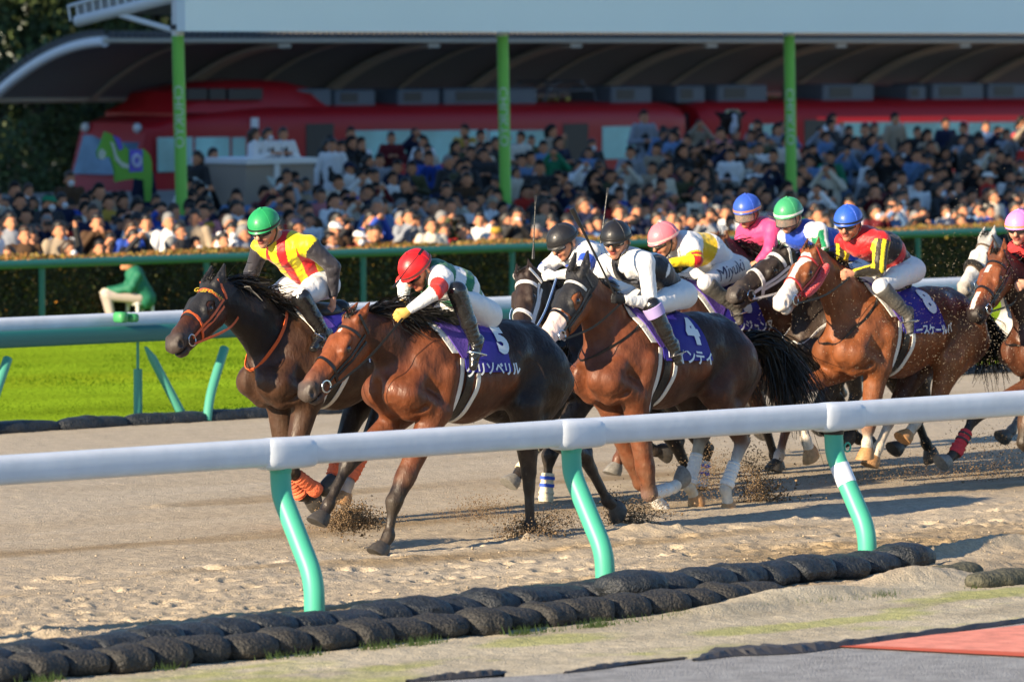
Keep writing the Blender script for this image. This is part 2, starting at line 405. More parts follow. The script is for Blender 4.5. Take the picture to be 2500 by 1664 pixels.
    for lg in legs:
        fr, sd = lg['front'], lg['side']; lat = sd*(.13 if fr else .135)
        pk, pf, pt = [hz(p, lat) for p in lg['p']]
        soc = lg.get('sock'); lc = lg.get('col', dark); cc = lg.get('cannon', soc if lg.get('high') else lc)
        if fr:
            el = T(-.0, sd*.155, .93); c0 = lg.get('up', coat)
            F.cone(el, pk+(el-pk)*.25, .105, .068, 1, A, c0, .05).cone(pk+(el-pk)*.3, pk, .07, .056, 1, A, lg.get('mid', c0 if lc is coat else lc), .03)
            F.cone(pk, pk+nrm(pf-pk)*.035, .06, .05, .95, A, lc, .03)
            F.cone(pk+nrm(pk-el)*.0, .0+pf, .041, .034, .85, A, cc, .03)
        else:
            st = hz(lg['st'], lat) if 'st' in lg else T(.86, sd*.17, .97)
            c0 = lg.get('up', hc)
            F.cone(T(1.08, sd*.13, 1.22), st, .19*s, .125*s, 1, A, c0, .06).cone(T(1.22, sd*.12, 1.12), st+(pk-st)*.45+np.array((.05,0,.02)), .13*s, .07*s, 1, A, c0, .05)
            F.cone(st, pk, .125*s, .056, 1, A, c0, .04)
            hk = nrm(nrm(pk-st)-nrm(pf-pk)); F.cone(pk, pk+hk*.055, .054, .036, .7, A, lc, .025).cone(pk+hk*.05, st+(pk-st)*.6+hk*.06, .026, .022, .7, A, lg.get('mid', c0), .02)
            F.cone(pk, pk+(pf-pk)*.3, .055, .042, .8, A, lc, .02).cone(pk, pf, .043, .036, .85, A, cc, .03)
        dv = pt-pf; L_ = np.linalg.norm(dv); cor = pf+dv*.55; sc_ = soc or lc
        F.cone(pf, pf+nrm(pf-pk)*.012, .047, .046, .9, A, sc_, .02); F.cone(pf, cor, .04, .044, 1, A, sc_, .02)
        # hoof: tapered block with a flat sole and a shoe
        ax = nrm(dv); tl = nrm(pf-pk); bx = nrm(np.cross(ax, YV)); hb = MB(); Hn = 14; prof = [(-.02,.042),(0,.053),(.035,.065),(.08,.075),(.088,.074),(.09,.06)]
        fwd = bx if bx@np.array((-1.,0,0)) > 0 else -bx
        ring = []; base = cor+ax*.0
        for (d_, r_) in prof:
            for i in range(Hn):
                a = 2*math.pi*i/Hn; ring.append(base+ax*(d_-.018*max(0,-math.cos(a))*(d_ > 0))+fwd*(math.cos(a)*r_*1.12+d_*.25)+YV*(math.sin(a)*r_*.95))
        fs = []; 
        for k_ in range(len(prof)-1):
            for i in range(Hn): fs.append((k_*Hn+i, k_*Hn+(i+1)%Hn, (k_+1)*Hn+(i+1)%Hn, (k_+1)*Hn+i))
        fs.append(tuple((len(prof)-1)*Hn+i for i in range(Hn))); hb.add(ring, fs)
        hm = mat('hoof_'+lg.get('hoof', 'dark'), {'dark':(.05,.045,.04),'tan':(.45,.24,.1),'grey':(.2,.19,.17)}[lg.get('hoof','dark')], rough=.55, var=.25, vscale=40)
        hb.build('hoof', [hm], root)
        if lg.get('band'):
            b0, b1, bc = lg['band']; bb = MB(); n_ = 16; pts = []; rr = []
            for i in range(n_+1):
                t = b0+(b1-b0)*i/n_; pts.append(pk+(pf-pk)*t); rr.append(.052+.004*math.sin(i*2.4)+(.008 if t > .85 else 0)-(.006 if i in (0,n_) else 0))
            bb.tube(pts, rr, 14)
            o = bb.build('leg_bandage', [mat('bandage_'+bc[0], bc[1], rough=.85, bump=.5, bscale=50, var=.1, vscale=12)], root)
            for (s0, s1, sc2) in lg.get('stripes', []):
                b2 = MB(); b2.tube([pk+(pf-pk)*(s0+(s1-s0)*i/2) for i in range(3)], [.059]*3, 14); b2.build('bandage_stripe', [mat('bandage_'+sc2[0], sc2[1], rough=.85)], o)
    F.build().smooth(1, .4)
    F.v = F.v+(snoise(F.v, 14, 3)*.0022)[:, None]*0+0
    C_ = F.colors(coat, .014)
    rel = F.v-P0; t_ = rel@h/q_; j_ = rel@j/q_; l_ = rel@lx/q_
    inhead = (t_ > -.02) & (t_ < .7) & (j_ < .28) & (j_ > -.08) & (np.abs(l_) < .14)
    if blaze is not None:
        mk, bc = blaze(t_, j_, l_); mk = mk & inhead
        dk = C_.sum(1) < .05
        C_[mk & ~dk] = bc
    C_ *= (1+.12*snoise(F.v, 9, 5)+.08*snoise(F.v, 30, 6))[:, None]
    zz = F.v[:, 2]; du = np.clip(snoise(F.v, 11, 8)*.5+.35, 0, 1)*np.clip((1.0-zz)/.7, 0, 1)*.28+np.clip(snoise(F.v, 70, 9)-.55, 0, 1)*.35*np.clip((1.5-zz)/.8, 0, 1)
    C_ = C_*(1-du[:, None])+np.array((.3,.225,.15))*du[:, None]*(.5+.5*np.clip(C_.sum(1)*4, 0, 1))[:, None]
    body = F.mesh('body', [COAT], root, col=np.clip(C_, 0, 1))
    B = bvh_of(F.v, F.f)
    hd = dict(T=T, H=H, h=h, j=j, lx=lx, q=q_, bvh=B, root=root, hz=hz, Y0=Y0, v=F.v, f=F.f, hc=(t_, j_, l_), inhead=inhead, nb=nb, mid=mid, pc=pc, up=up, s=s, body=body)
    # eyes
    for q in (-1, 1):
        e = MB(); e.sphere(H(.198,.078,q*.077), .023*q_, 12, 8); e.build('eye', [EYEM], root)
    # mane along the crest, blown back
    n = int(900*min(mane, 2.0))
    if n:
        t = rng.uniform(0, 1, n); cr = []
        for x in t:
            if x < .5: p = pc+(mid-pc)*(x*2); r_ = .105+(.155-.105)*x*2
            else: p = mid+(T(-.02,0,1.42)-mid)*((x-.5)*2); r_ = .155-.06*(x-.5)*2
            cr.append(p+up*(r_*s)*.93)
        cr = np.array(cr); cr[:, 1] += rng.uniform(-.025,.025,n)
        al = nrm(nb-pc); d0 = up*rng.uniform(.5,1.1,(n,1))+al*rng.uniform(.3,.9,(n,1))+rng.normal(0,.2,(n,3)); d1 = al*rng.uniform(.7,1.3,(n,1))+up*rng.uniform(-.7,.3,(n,1))+rng.normal(0,.3,(n,3)); d1[:,1] -= .25
        strands('mane', cr, d0, d1, rng.uniform(.1,.24,n)*(1.15-.3*t)*(.8+.35*mane)*1.05, .017, [HAIRM], root)
        n2 = 60; fr_ = np.array([H(rng.uniform(-.02,.03), .0, rng.uniform(-.03,.03)) for _ in range(n2)])
        strands('forelock', fr_, np.tile(-h*.5-j*.5, (n2,1))+rng.normal(0,.2,(n2,3)), np.tile(h*.4+np.array((.6,0,.1)), (n2,1))+rng.normal(0,.25,(n2,3)), rng.uniform(.08,.15,n2), .01, [HAIRM], root)
    if tail is not None:
        n = 1100; dk = T(1.36,0,1.36); rt = dk+rng.normal(0,.022,(n,3)); a = np.array(tail[0]); b = np.array(tail[1])
        strands('tail', rt, a+rng.normal(0,.1,(n,3)), b+rng.normal(0,.32,(n,3)), rng.uniform(.5,1.0,n)*tail[2], .017, [HAIRM], root, seg=10, wob=.035)
        F2 = MB(); F2.tube([dk-np.array(a)*.06, dk+a*.08, dk+a*.2+b*.03], [.04,.035,.015], 10); F2.build('tail_dock', [HAIRM], root)
    return hd
def ring_on(hd, c, e1, e2, a0, a1, n=28, off=.004, reach=.25):
    P = []; N = []
    for i in range(n+1):
        a = math.radians(a0+(a1-a0)*i/n); d = nrm(np.array(e1)*math.cos(a)+np.array(e2)*math.sin(a)); o = Vector((c+d*reach).tolist())
        hit = hd['bvh'].ray_cast(o, Vector((-d).tolist()), reach*1.05)
        if hit[0] is not None: P.append(np.array(hit[0])+d*off); N.append(d)
    return P, N
def smoothline(P, it=2):
    P = [np.array(p) for p in P]
    for _ in range(it): P = [P[0]]+[(P[i-1]+2*P[i]+P[i+1])/4 for i in range(1, len(P)-1)]+[P[-1]]
    return P
def strap(hd, name, P, N, wd, mt, parent, t=.005, closed=False):
    if len(P) < 3: return None
    m_ = MB(); m_.ribbon(smoothline(P), N, wd, t, closed=closed); return m_.build(name, mt, parent, smooth=False)
def bridle(hd, mt, wd=.02, hand=None, nose=.36, nb_mt=None, two=True, rein_mt=None, wide=1.0, brow_mt=None):
    H, q, lx, j, h = hd['H'], hd['q'], hd['lx'], hd['j'], hd['h']; root = hd['root']
    br = empty('bridle', tuple(H(.2,.1))); br.parent = root; br.location = Vector(H(.2,.1).tolist())-root.location
    P, N = ring_on(hd, H(.075,.1), -j+h*.1, lx, -95, 95); strap(hd, 'browband', P, N, wd*wide, [brow_mt or mt], br)
    P, N = ring_on(hd, H(.0,.1), -j-h*.2, lx, 35, 120, 12); strap(hd, 'crown_strap', P, N, wd, [mt], br)
    P, N = ring_on(hd, H(.0,.1), -j-h*.2, lx, -35, -120, 12); strap(hd, 'crown_strap', P, N, wd, [mt], br)
    P, N = ring_on(hd, H(nose,.09), -j-h*.15, lx, 0, 360, 36); strap(hd, 'noseband', P[:-1], N[:-1], wd*1.2*wide, [nb_mt or mt], br, closed=True)
    for sd in (-1, 1):
        for (t0, j0, t1, j1) in ((.03,.13,.45,.12), (.05,.17,nose+.02,.15)):
            P = []; N = []
            for i in range(15):
                f = i/14; p = H(t0+(t1-t0)*f, j0+(j1-j0)*f, 0)
                hit = hd['bvh'].ray_cast(Vector((p+lx*sd*.3).tolist()), Vector((-lx*sd).tolist()), .3)
                if hit[0] is not None: P.append(np.array(hit[0])+lx*sd*.004); N.append(lx*sd)
            strap(hd, 'cheek_strap', P, N, wd*.85, [mt], br)
        b = H(.475,.118,sd*.062); m_ = MB(); m_.tube([b+(j*math.cos(a)+h*math.sin(a))*.036*q for a in np.linspace(0, 2*math.pi, 21)], .006, 6, cap=False); m_.build('bit_ring', [STEEL], br)
        if hand is not None:
            hp = np.array(hand)+np.array((0, .0 if sd < 0 else .1, 0)); s0 = b+j*.03*q; mid = (s0+hp)/2+np.array((0,0,-.05)); k = [s0]
            nk = hd['nb']*.5+hd['mid']*.5
            mid[1] = hd['Y0']+sd*max(abs(mid[1]-hd['Y0']), .15)
            P = catmull([s0, mid, hp], 8); m_ = MB(); m_.ribbon(P, [np.array((0,sd,0.))]*len(P), .017, .004); m_.build('rein', [rein_mt or mt], br, smooth=False)
    return br
def cloth_patch(hd, name, u0, u1, ph, mt, off=.014, nu=10, nv=40, parent=None, both=True, thick=.008, zc=1.22):
    T = hd['T']; V = []; n = 0; vals = np.linspace(-ph, ph if both else 0, nv+1); ok = True
    grid = {}
    for i, p in enumerate(vals):
        for k_ in range(nu+1):
            v = abs(p)/ph; a0 = u0(v); a1 = u1(v); u = a0+(a1-a0)*k_/nu; pr = math.radians(p)
            c = T(u, 0, zc); d = nrm(T(u, math.sin(pr), zc+math.cos(pr))-c)
            hit = hd['bvh'].ray_cast(Vector((c+d*.7).tolist()), Vector((-d).tolist()), .7)
            q = np.array(hit[0]) if hit[0] is not None else c+d*.33
            grid[i, k_] = (q+d*off, d)
    A = np.array([[grid[i, k_][0] for k_ in range(nu+1)] for i in range(nv+1)]); D = np.array([[grid[i, k_][1] for k_ in range(nu+1)] for i in range(nv+1)])
    for _ in range(2):
        A[1:-1] = (A[:-2]+2*A[1:-1]+A[2:])/4
    V = np.concatenate([A.reshape(-1,3), (A+D*thick).reshape(-1,3)]); m_ = (nv+1)*(nu+1); F_ = []
    I = lambda i, k_, s_=0: i*(nu+1)+k_+s_*m_
    for i in range(nv):
        for k_ in range(nu): F_.append((I(i,k_,1), I(i,k_+1,1), I(i+1,k_+1,1), I(i+1,k_,1))); F_.append((I(i,k_), I(i+1,k_), I(i+1,k_+1), I(i,k_+1)))
        F_.append((I(i,0), I(i,0,1), I(i+1,0,1), I(i+1,0))); F_.append((I(i,nu), I(i+1,nu), I(i+1,nu,1), I(i,nu,1)))
    for k_ in range(nu):
        for i in (0, nv): F_.append((I(i,k_), I(i,k_+1), I(i,k_+1,1), I(i,k_,1)))
    return pydata(name, V, F_, mt, parent or hd['root'], True)
def surf_text(hd, name, txt, size, u, arc, mt, parent, off=.034, rot=0, xs=1.0, bold=0.0, shear=0, zc=1.22, slant=0):
    T = hd['T']; V, Fc = textmesh(txt, size, shear, xs=xs, bold=bold); cr_, sr_ = math.cos(math.radians(rot)), math.sin(math.radians(rot))
    X = V[:,0]*cr_-V[:,1]*sr_; Z = V[:,0]*sr_+V[:,1]*cr_
    uu = u+X+slant*(arc-Z); ss = arc-Z
    us = np.linspace(uu.min()-.01, uu.max()+.01, 12); ph = np.radians(np.linspace(0, 115, 47)); Gp = np.zeros((12,47,3)); Dp = np.zeros((12,47,3))
    for a, u_ in enumerate(us):
        for b, p in enumerate(ph):
            c = T(u_, 0, zc); d = nrm(T(u_, -math.sin(p), zc+math.cos(p))-c); hit = hd['bvh'].ray_cast(Vector((c+d*.7).tolist()), Vector((-d).tolist()), .7)
            Gp[a,b] = (np.array(hit[0]) if hit[0] is not None else c+d*.33)+d*off; Dp[a,b] = d
    for _ in range(2): Gp[:, 1:-1] = (Gp[:, :-2]+2*Gp[:, 1:-1]+Gp[:, 2:])/4
    arcl = np.concatenate([np.zeros((12,1)), np.cumsum(np.linalg.norm(np.diff(Gp, axis=1), axis=2), 1)], 1)
    out = []
    for x, y in zip(uu, ss):
        fu = np.clip((x-us[0])/(us[1]-us[0]), 0, 10.999); i = int(fu); f = fu-i; r = []
        for q in (i, i+1):
            r.append(np.array([np.interp(y, arcl[q], Gp[q,:,d]) for d in range(3)]))
        out.append(r[0]*(1-f)+r[1]*f)
    return pydata(name, out, Fc, mt, parent, False)
def shell(hd, name, mask, off, mt, parent, iters=2):
    v, f = hd['v'], hd['f']; keep = mask[f].all(1); F_ = f[keep]
    e = [hd['bvh']]; 
    n = np.zeros_like(v); a = np.cross(v[f[:,1]]-v[f[:,0]], v[f[:,2]]-v[f[:,0]])
    for k in range(4): np.add.at(n, f[:,k], a)
    n /= np.linalg.norm(n, axis=1, keepdims=True)+1e-12
    ids = np.unique(F_); mp = np.full(len(v), -1); mp[ids] = np.arange(len(ids)); V = v[ids]+n[ids]*off
    # smooth the border of the shell
    ff = mp[F_]; ed = np.concatenate([ff[:,[0,1]],ff[:,[1,2]],ff[:,[2,3]],ff[:,[3,0]]]); key = np.sort(ed,1); u_, cnt = np.unique(key, axis=0, return_counts=True)
    bd = u_[cnt == 1]
    for _ in range(iters):
        acc = np.zeros_like(V); c_ = np.zeros(len(V)); np.add.at(acc, bd[:,0], V[bd[:,1]]); np.add.at(acc, bd[:,1], V[bd[:,0]]); np.add.at(c_, bd[:,0], 1); np.add.at(c_, bd[:,1], 1)
        q = c_ > 0; V[q] = V[q]*.4+.6*acc[q]/c_[q][:, None]
    return pydata(name, V, ff, mt, parent, True)
# ------------------------------------------------------------------ riders
SKIN = mat('skin', rough=.5, spec=.35, attr=True)
SILK = mat('silk', rough=.5, spec=.4, attr=True, bump=1.0, bscale=13, stretch=(1,1,.4), sheen=.15, detail=4)
BREECH = mat('breeches', (.72,.72,.72), rough=.6, bump=.9, bscale=13, stretch=(1,1,.4), detail=2)
BOOTM = mat('boot_leather', (.01,.01,.011), rough=.22, spec=.6, coat=.4, bump=.5, bscale=22, detail=3)
GOGG = mat('goggle_lens', (.012,.012,.014), rough=.08, spec=.9, coat=1)
GOGC = mat('goggle_clear', (.3,.27,.2), rough=.15, spec=.8, coat=.6)
WH = (.74,.74,.74)
def frame(fwd, up):
    f = nrm(fwd); r = nrm(np.cross(f, up)); u = np.cross(r, f); return f, r, u
def make_rider(label, hd, p, face, cap, silk, Y0=None, gog='dark', skin=(.5,.23,.13), lips=(.35,.07,.05), glove=None, vox=.0075, band=None, boot=None, boot_top=.0, sleeveN=None, sleeveF=None, headdrop=0.0, stripes=None, collar=None, legtext=None, group='jockeys in silks riding the race', nobody=False, boot_len=1.0, btcol=None):
    """p: joints as photo points + lateral offset, turned into places beside the horse's own plane"""
    Y = Y0 if Y0 is not None else hd['Y0']
    def J(k): q = p[k]; return PY(q[0], q[1], Y+q[2])
    hc = J('head'); f, r, u = frame(*face)          # head centre = cranium
    root = empty('person', tuple(J('hip')-np.array((0,0,.0)))); tag(root, label, 'jockey', group)
    sh = {q: J('sh'+q) for q in 'NF'}; el = {q: J('el'+q) for q in 'NF'}; wr = {q: J('wr'+q) for q in 'NF'}
    hip = J('hip'); kn = {q: J('kn'+q) for q in 'NF'}; an = {q: J('an'+q) for q in 'NF'}; to = {q: J('to'+q) for q in 'NF'}
    nk = (sh['N']+sh['F'])/2; sax = nrm(sh['N']-sh['F']); hw = {'N': hip+YV*-.11, 'F': hip+YV*.11}; sp = nrm(nk-hip)
    dorsal = nrm(np.cross(sax, sp)); dorsal = dorsal if dorsal[2] > 0 else -dorsal
    B = Field(vox)
    def hf(a, b, ra, rb, col=None, k=.015, w=1, sub=False):
        P = lambda q: hc+f*q[0]+r*q[1]+u*q[2]
        B.cone(P(a), P(b), ra, rb, w, r, col, k, sub)
    hf((-.01,0,.01),(.0,0,.0),.098,.098,w=.9); hf((.02,0,-.04),(.055,0,-.115),.07,.038); hf((.06,0,.0),(.07,0,-.02),.04,.03)
    for q in (-1,1):
        hf((.045,q*.035,-.045),(.055,q*.03,-.06),.04,.035); hf((-.01,q*.087,-.015),(-.02,q*.092,-.045),.018,.014,k=.006)
        hf((.08,q*.025,.022),(.075,q*.04,.022),.018,.015)
        hf((.099,q*.011,-.06),(.1,q*.012,-.06),.006,.006,col=(.12,.04,.03),k=.004,sub=True)
    hf((.093,0,-.01),(.118,0,-.052),.012,.017,k=.01); hf((.095,0,-.082),(.096,0,-.084),.018,.018,col=lips,w=1.5,k=.008); hf((.1,0,-.083),(.12,0,-.083),.0035,.0035,col=(.1,.02,.02),w=6,k=.004,sub=True)
    hf((.078,0,-.118),(.08,0,-.12),.026,.026)
    B.cone(hc-f*.03-u*.06, nk+dorsal*.02, .058, .065, 1, None, None, .03)
    B.cone(nk-sp*.1+dorsal*.05, hip+dorsal*.03, .085, .09, 1.15, sax, None, .05)
    for q in 'NF':
        B.cone(nk, sh[q], .06, .05); B.cone(sh[q], el[q], .048, .036); B.cone(el[q], wr[q], .036, .024)
        B.cone(hw[q], kn[q], .085, .05); B.cone(kn[q], an[q], .046, .028); B.cone(an[q], to[q], .024, .018)
        # hand closed round the rein: palm, four fingers of different length, thumb
        d = nrm(wr[q]-el[q]); n_ = nrm(np.cross(d, (0,0,1))); k_ = nrm(np.cross(n_, d)); sgn = -1 if q == 'N' else 1
        out = n_ if n_[1]*sgn > 0 else -n_
        B.cone(wr[q], wr[q]+d*.035, .024, .03, .75, out, None, .015).cone(wr[q]+d*.03, wr[q]+d*.075, .034, .034, .6, out, None, .012)
        for i_, ln in enumerate((.024,.03,.028,.02)):
            o_ = k_*(.03-.02*i_); a_ = wr[q]+d*.085+o_+out*.008; b_ = a_+d*ln-out*.016; c_ = b_-d*.022-out*.026
            B.cone(a_, b_, .0105, .0098, 1, None, None, .004).cone(b_, c_, .0098, .0085, 1, None, None, .004)
        t0 = wr[q]+d*.035+k_*.03; B.cone(t0, t0+d*.03+k_*.014-out*.016, .012, .011, 1, None, None, .005).cone(t0+d*.03+k_*.014-out*.016, t0+d*.055+k_*.004-out*.03, .011, .009, 1, None, None, .005)
    B.build().smooth(1, .3)
    C_ = B.colors(skin, .006); 
    if glove is not None:
        for q in 'NF':
            if glove.get(q) is None: continue
            dd = (B.v-wr[q])@nrm(wr[q]-el[q]); near = np.linalg.norm(B.v-wr[q], axis=1) < .17; C_[(dd > -.035) & near] = glove[q]
    B.mesh('body', [SKIN], root, col=C_)
    # jacket
    Jf = Field(vox); torso = silk['torso']
    wst = hip+sp*.1+dorsal*.02
    Jf.cone(nk-sp*.02+dorsal*.0, nk*.5+hip*.5+dorsal*.045, .136, .138, 1.24, sax, torso, .05).cone(nk*.5+hip*.5+dorsal*.045, wst, .138, .118, 1.25, sax, torso, .05)
    Jf.cone(nk+u*0-dorsal*.0, nk+nrm(hc-nk)*.05, .075, .068, 1, None, collar or torso, .02)
    for q in 'NF':
        sl_ = silk['slN'] if q == 'N' else silk['slF']; yk = silk.get('yoke', torso)
        Jf.cone(nk+(sh[q]-nk)*.6, sh[q], .085, .07, 1, None, yk, .04)
        # sleeve: list of (fraction along the arm 0..2, colour)
        pts = [sh[q], el[q], wr[q]-nrm(wr[q]-el[q])*.01]
        at = lambda t: pts[0]+(pts[1]-pts[0])*t if t <= 1 else pts[1]+(pts[2]-pts[1])*(t-1)
        rad = lambda t: float(np.interp(t, [0,.4,1,1.3,2], [.07,.066,.056,.052,.034]))
        prev = 0
        for (t1, cc) in sl_:
            cuts = [prev]+([1.0] if prev < 1 < t1 else [])+[t1]
            for a_, b_ in zip(cuts[:-1], cuts[1:]): Jf.cone(at(a_), at(b_), rad(a_), rad(b_), 1, None, cc, .02 if a_ > 0 else .035)
            prev = t1
    Jf.build(); Jf.v = Jf.v+ ((1-np.abs(snoise(Jf.v, 15, 11)))*.009)[:, None]*nrm(dorsal-sp*.3); Jf.smooth(1, .3)
    ctx = dict(nk=nk, hip=hip, sp=sp, sax=sax, dorsal=dorsal, L=np.linalg.norm(nk-hip))
    for i_, pr in enumerate(Jf.p):
        if callable(pr[6]): Jf.p[i_] = pr[:6]+((lambda V, g=pr[6]: g(V, ctx)),)+pr[7:]
    Cj = Jf.colors(WH, hard=True)
    if silk.get('post'): Cj = silk['post'](Jf.v, Cj, ctx, dict(sh=sh, el=el, wr=wr))
    Jf.mesh('silk_jacket', [SILK], root, col=Cj)
    # breeches
    Bf = Field(vox)
    Bf.cone(hip+sp*.07+dorsal*.015, hip-sp*.02, .112, .118, 1.25, YV, None, .05)
    for q in 'NF':
        Bf.cone(hw[q]-sp*.03, hw[q]*.5+kn[q]*.5, .105, .09, 1, None, None, .05).cone(hw[q]*.5+kn[q]*.5, kn[q], .09, .064, 1, None, None, .03).cone(kn[q], kn[q]+(an[q]-kn[q])*(.22+boot_top), .064, .054, 1, None, None, .02)
    Bf.build(); Bf.v = Bf.v+(snoise(Bf.v, 18, 4)*.003)[:, None]*np.array((0,-.5,.5)); bo = Bf.mesh('breeches', [BREECH], root)
    # boots
    bc = boot or BOOTM
    for q in 'NF':
        Fb = Field(vox); a = kn[q]+(an[q]-kn[q])*boot_top; ft = to[q]-an[q]; sole = nrm(np.cross(np.cross(ft, an[q]-kn[q]), ft)); sole = -sole if sole@(an[q]-kn[q]) < 0 else sole
        Fb.cone(a, kn[q]*.45+an[q]*.55, .074, .058, 1, None, None, .02).cone(kn[q]*.45+an[q]*.55, an[q], .058, .045, 1, None, None, .02)
        Fb.cone(an[q]-nrm(ft)*.035+sole*.02, an[q]+ft*.5, .04, .038, 1, None, None, .02).cone(an[q]+ft*.5, to[q], .038, .03, 1, None, None, .02).cone(an[q]-nrm(ft)*.04+sole*.045, an[q]+ft+sole*.012, .022, .02, 1, None, None, .01)
        Fb.build(); Fb.v = Fb.v+(np.sin((Fb.v@nrm(an[q]-kn[q]))*170+snoise(Fb.v, 30, 2)*2)*.0022)[:, None]*np.array((-.6,-.6,0))*(((Fb.v-kn[q])@nrm(an[q]-kn[q])) > .55*np.linalg.norm(an[q]-kn[q]))[:, None]
        bt = Fb.mesh('boot', [bc], root)
        if btcol is not None:
            m_ = MB(); m_.tube([a+(an[q]-kn[q])*t for t in (-.02,.0,.1,.22)], [.070,.080,.079,.074], 16); m_.build('boot_cuff', [btcol], bt)
        st = MB(); c0 = an[q]+ft*.45+sole*.05; hx = nrm(np.cross(nrm(ft), sole)); st.tube([c0+hx*(.06*math.cos(t))-sole*(.11*max(0,math.sin(t)))+sole*(.0) for t in np.linspace(0, math.pi, 12)]+[c0-hx*.06+sole*.01, c0+hx*.06+sole*.01, c0+hx*.06], .006, 6)
        st.tube([c0-sole*.11, kn[q]*.5+an[q]*.5+nrm(hip-kn[q])*.1], .006, 6); st.build('stirrup', [STEEL], root)
    # helmet under its silk cap
    A_ = np.array([f, r, u]).T
    hm = MB(); n_ = 28; rows = 13; tilt = math.radians(8); V = []; Fs = []
    for i in range(rows+1):
        th = math.radians(98)*i/rows
        for k_ in range(n_):
            a = 2*math.pi*k_/n_; d_ = np.array((math.sin(th)*math.cos(a)*.137-.004, math.sin(th)*math.sin(a)*.115, math.cos(th)*.118+.018))
            seam = .0015*(abs(math.sin(a*3)) < .12)
            if i == rows: d_ = d_*np.array((1.0,1.0,1.0))+np.array((.018*max(0,math.cos(a)),0,-.004))
            d_ = d_*(1+seam*6)
            V.append(hc+A_@d_)
    for i in range(rows):
        for k_ in range(n_): Fs.append((i*n_+k_, (i+1)*n_+k_, (i+1)*n_+(k_+1)%n_, i*n_+(k_+1)%n_))
    hm.add(V, Fs); hm.sphere(hc+A_@np.array((-.004,0,.139)), .010, 8, 6)
    cm = mat('cap_'+cap[0], cap[1], rough=.42, spec=.5, coat=.1, bump=.25, bscale=14, detail=2)
    ho = hm.build('helmet', [cm], root)
    bd = MB(); bp = []; bn = []
    for k_ in range(29):
        a = 2*math.pi*k_/28; d_ = np.array((math.cos(a)*.139-.004, math.sin(a)*.1165, .016)); bp.append(hc+A_@d_); bn.append(A_@np.array((math.cos(a), math.sin(a), 0)))
    bd.ribbon(bp[:-1], bn[:-1], .016, .004, closed=True)
    bd.build('cap_band', [mat('band_'+(band or ('black',(.012,.012,.012)))[0], (band or ('black',(.012,.012,.012)))[1], rough=.5)], ho, smooth=False)
    sm = MB()
    for a0 in (0, math.pi/3, -math.pi/3):
        sm.tube([hc+A_@np.array((math.sin(t)*math.cos(a0)*.1372-.004, math.sin(t)*math.sin(a0)*.1155, math.cos(t)*.1185+.018)) for t in np.linspace(-1.6, 1.6, 25)], .0017, 4)
    sm.build('cap_seam', [mat('seam_'+cap[0], tuple(min(1, x*1.5+.01) for x in cap[1]), rough=.5)], ho)
    # goggles and chin strap
    gg = MB(); gp = []; Vg = []; Fg = []
    cols = 14
    for i in range(cols+1):
        a = math.radians(-68+136*i/cols); w_ = .026*(1-.35*abs(math.sin(a)))+(0 if abs(a) > .2 else -.006*(1-abs(a)/.2))
        for z in (-1,-.5,0,.5,1):
            rr = .103+.004*(1-z*z); Vg.append(hc+A_@np.array((math.cos(a)*rr+.014, math.sin(a)*rr*.82, z*w_-.014)))
    for i in range(cols):
        for k_ in range(4): Fg.append((i*5+k_, i*5+k_+1, (i+1)*5+k_+1, (i+1)*5+k_))
    if gog == 'visor':
        Vg = []; 
        for i in range(cols+1):
            a = math.radians(-68+136*i/cols)
            for z in (-1,-.5,0,.5,1): Vg.append(hc+A_@np.array((math.cos(a)*(.116+.01*(1-z))+.014, math.sin(a)*.1, z*.045-.03)))
    gg.add(Vg, Fg)
    gm = GOGG if gog == 'dark' else (GOGC if gog != 'visor' else mat('visor_clear', (.6,.55,.48), rough=.12, trans=.75, spec=.5))
    go = gg.build('goggles', [gm], root)
    fr_ = MB(); edge_ = [Vg[i*5] for i in range(cols+1)]+[Vg[i*5+4] for i in range(cols, -1, -1)]
    fr_.tube(edge_+[edge_[0]], .0045, 6, cap=False); fr_.build('goggle_frame', [LEATHER], go)
    cs = MB()
    for q in (-1,1): cs.ribbon(catmull([hc+A_@np.array(x) for x in ((.0,q*.102,.0),(.01,q*.1,-.05),(.045,q*.07,-.11),(.07,0,-.15))], 5), [A_@np.array((.3,q,0))]*16, .014, .004)
    cs.build('chin_strap', [LEATHER], root, smooth=False)
    if legtext:
        txt, size, t0, off2 = legtext; V2, F2_ = textmesh(txt, size, .3); a_ = hw['N']; ax = nrm(kn['N']-a_); cdir = nrm(np.array((0,-1,.35))-ax*(np.array((0,-1,.35))@ax)); side = np.cross(cdir, ax); side = side if side[2] > 0 else -side
        bv = bvh_of(Bf.v, Bf.f); out_ = []
        c0 = a_+(kn['N']-a_)*t0
        for x, y in V2:
            o_ = c0-ax*x+side*(y+off2); h_ = bv.ray_cast(Vector((o_+cdir*.3).tolist()), Vector((-cdir).tolist()), .5)
            out_.append((np.array(h_[0]) if h_[0] is not None else o_)+cdir*.004)
        pydata('breeches_lettering', out_, F2_, [mat('ink_navy', (.01,.015,.08))], bo, False)
    return dict(root=root, wr=wr, hc=hc, hip=hip, A=A_, el=el, kn=kn, an=an)
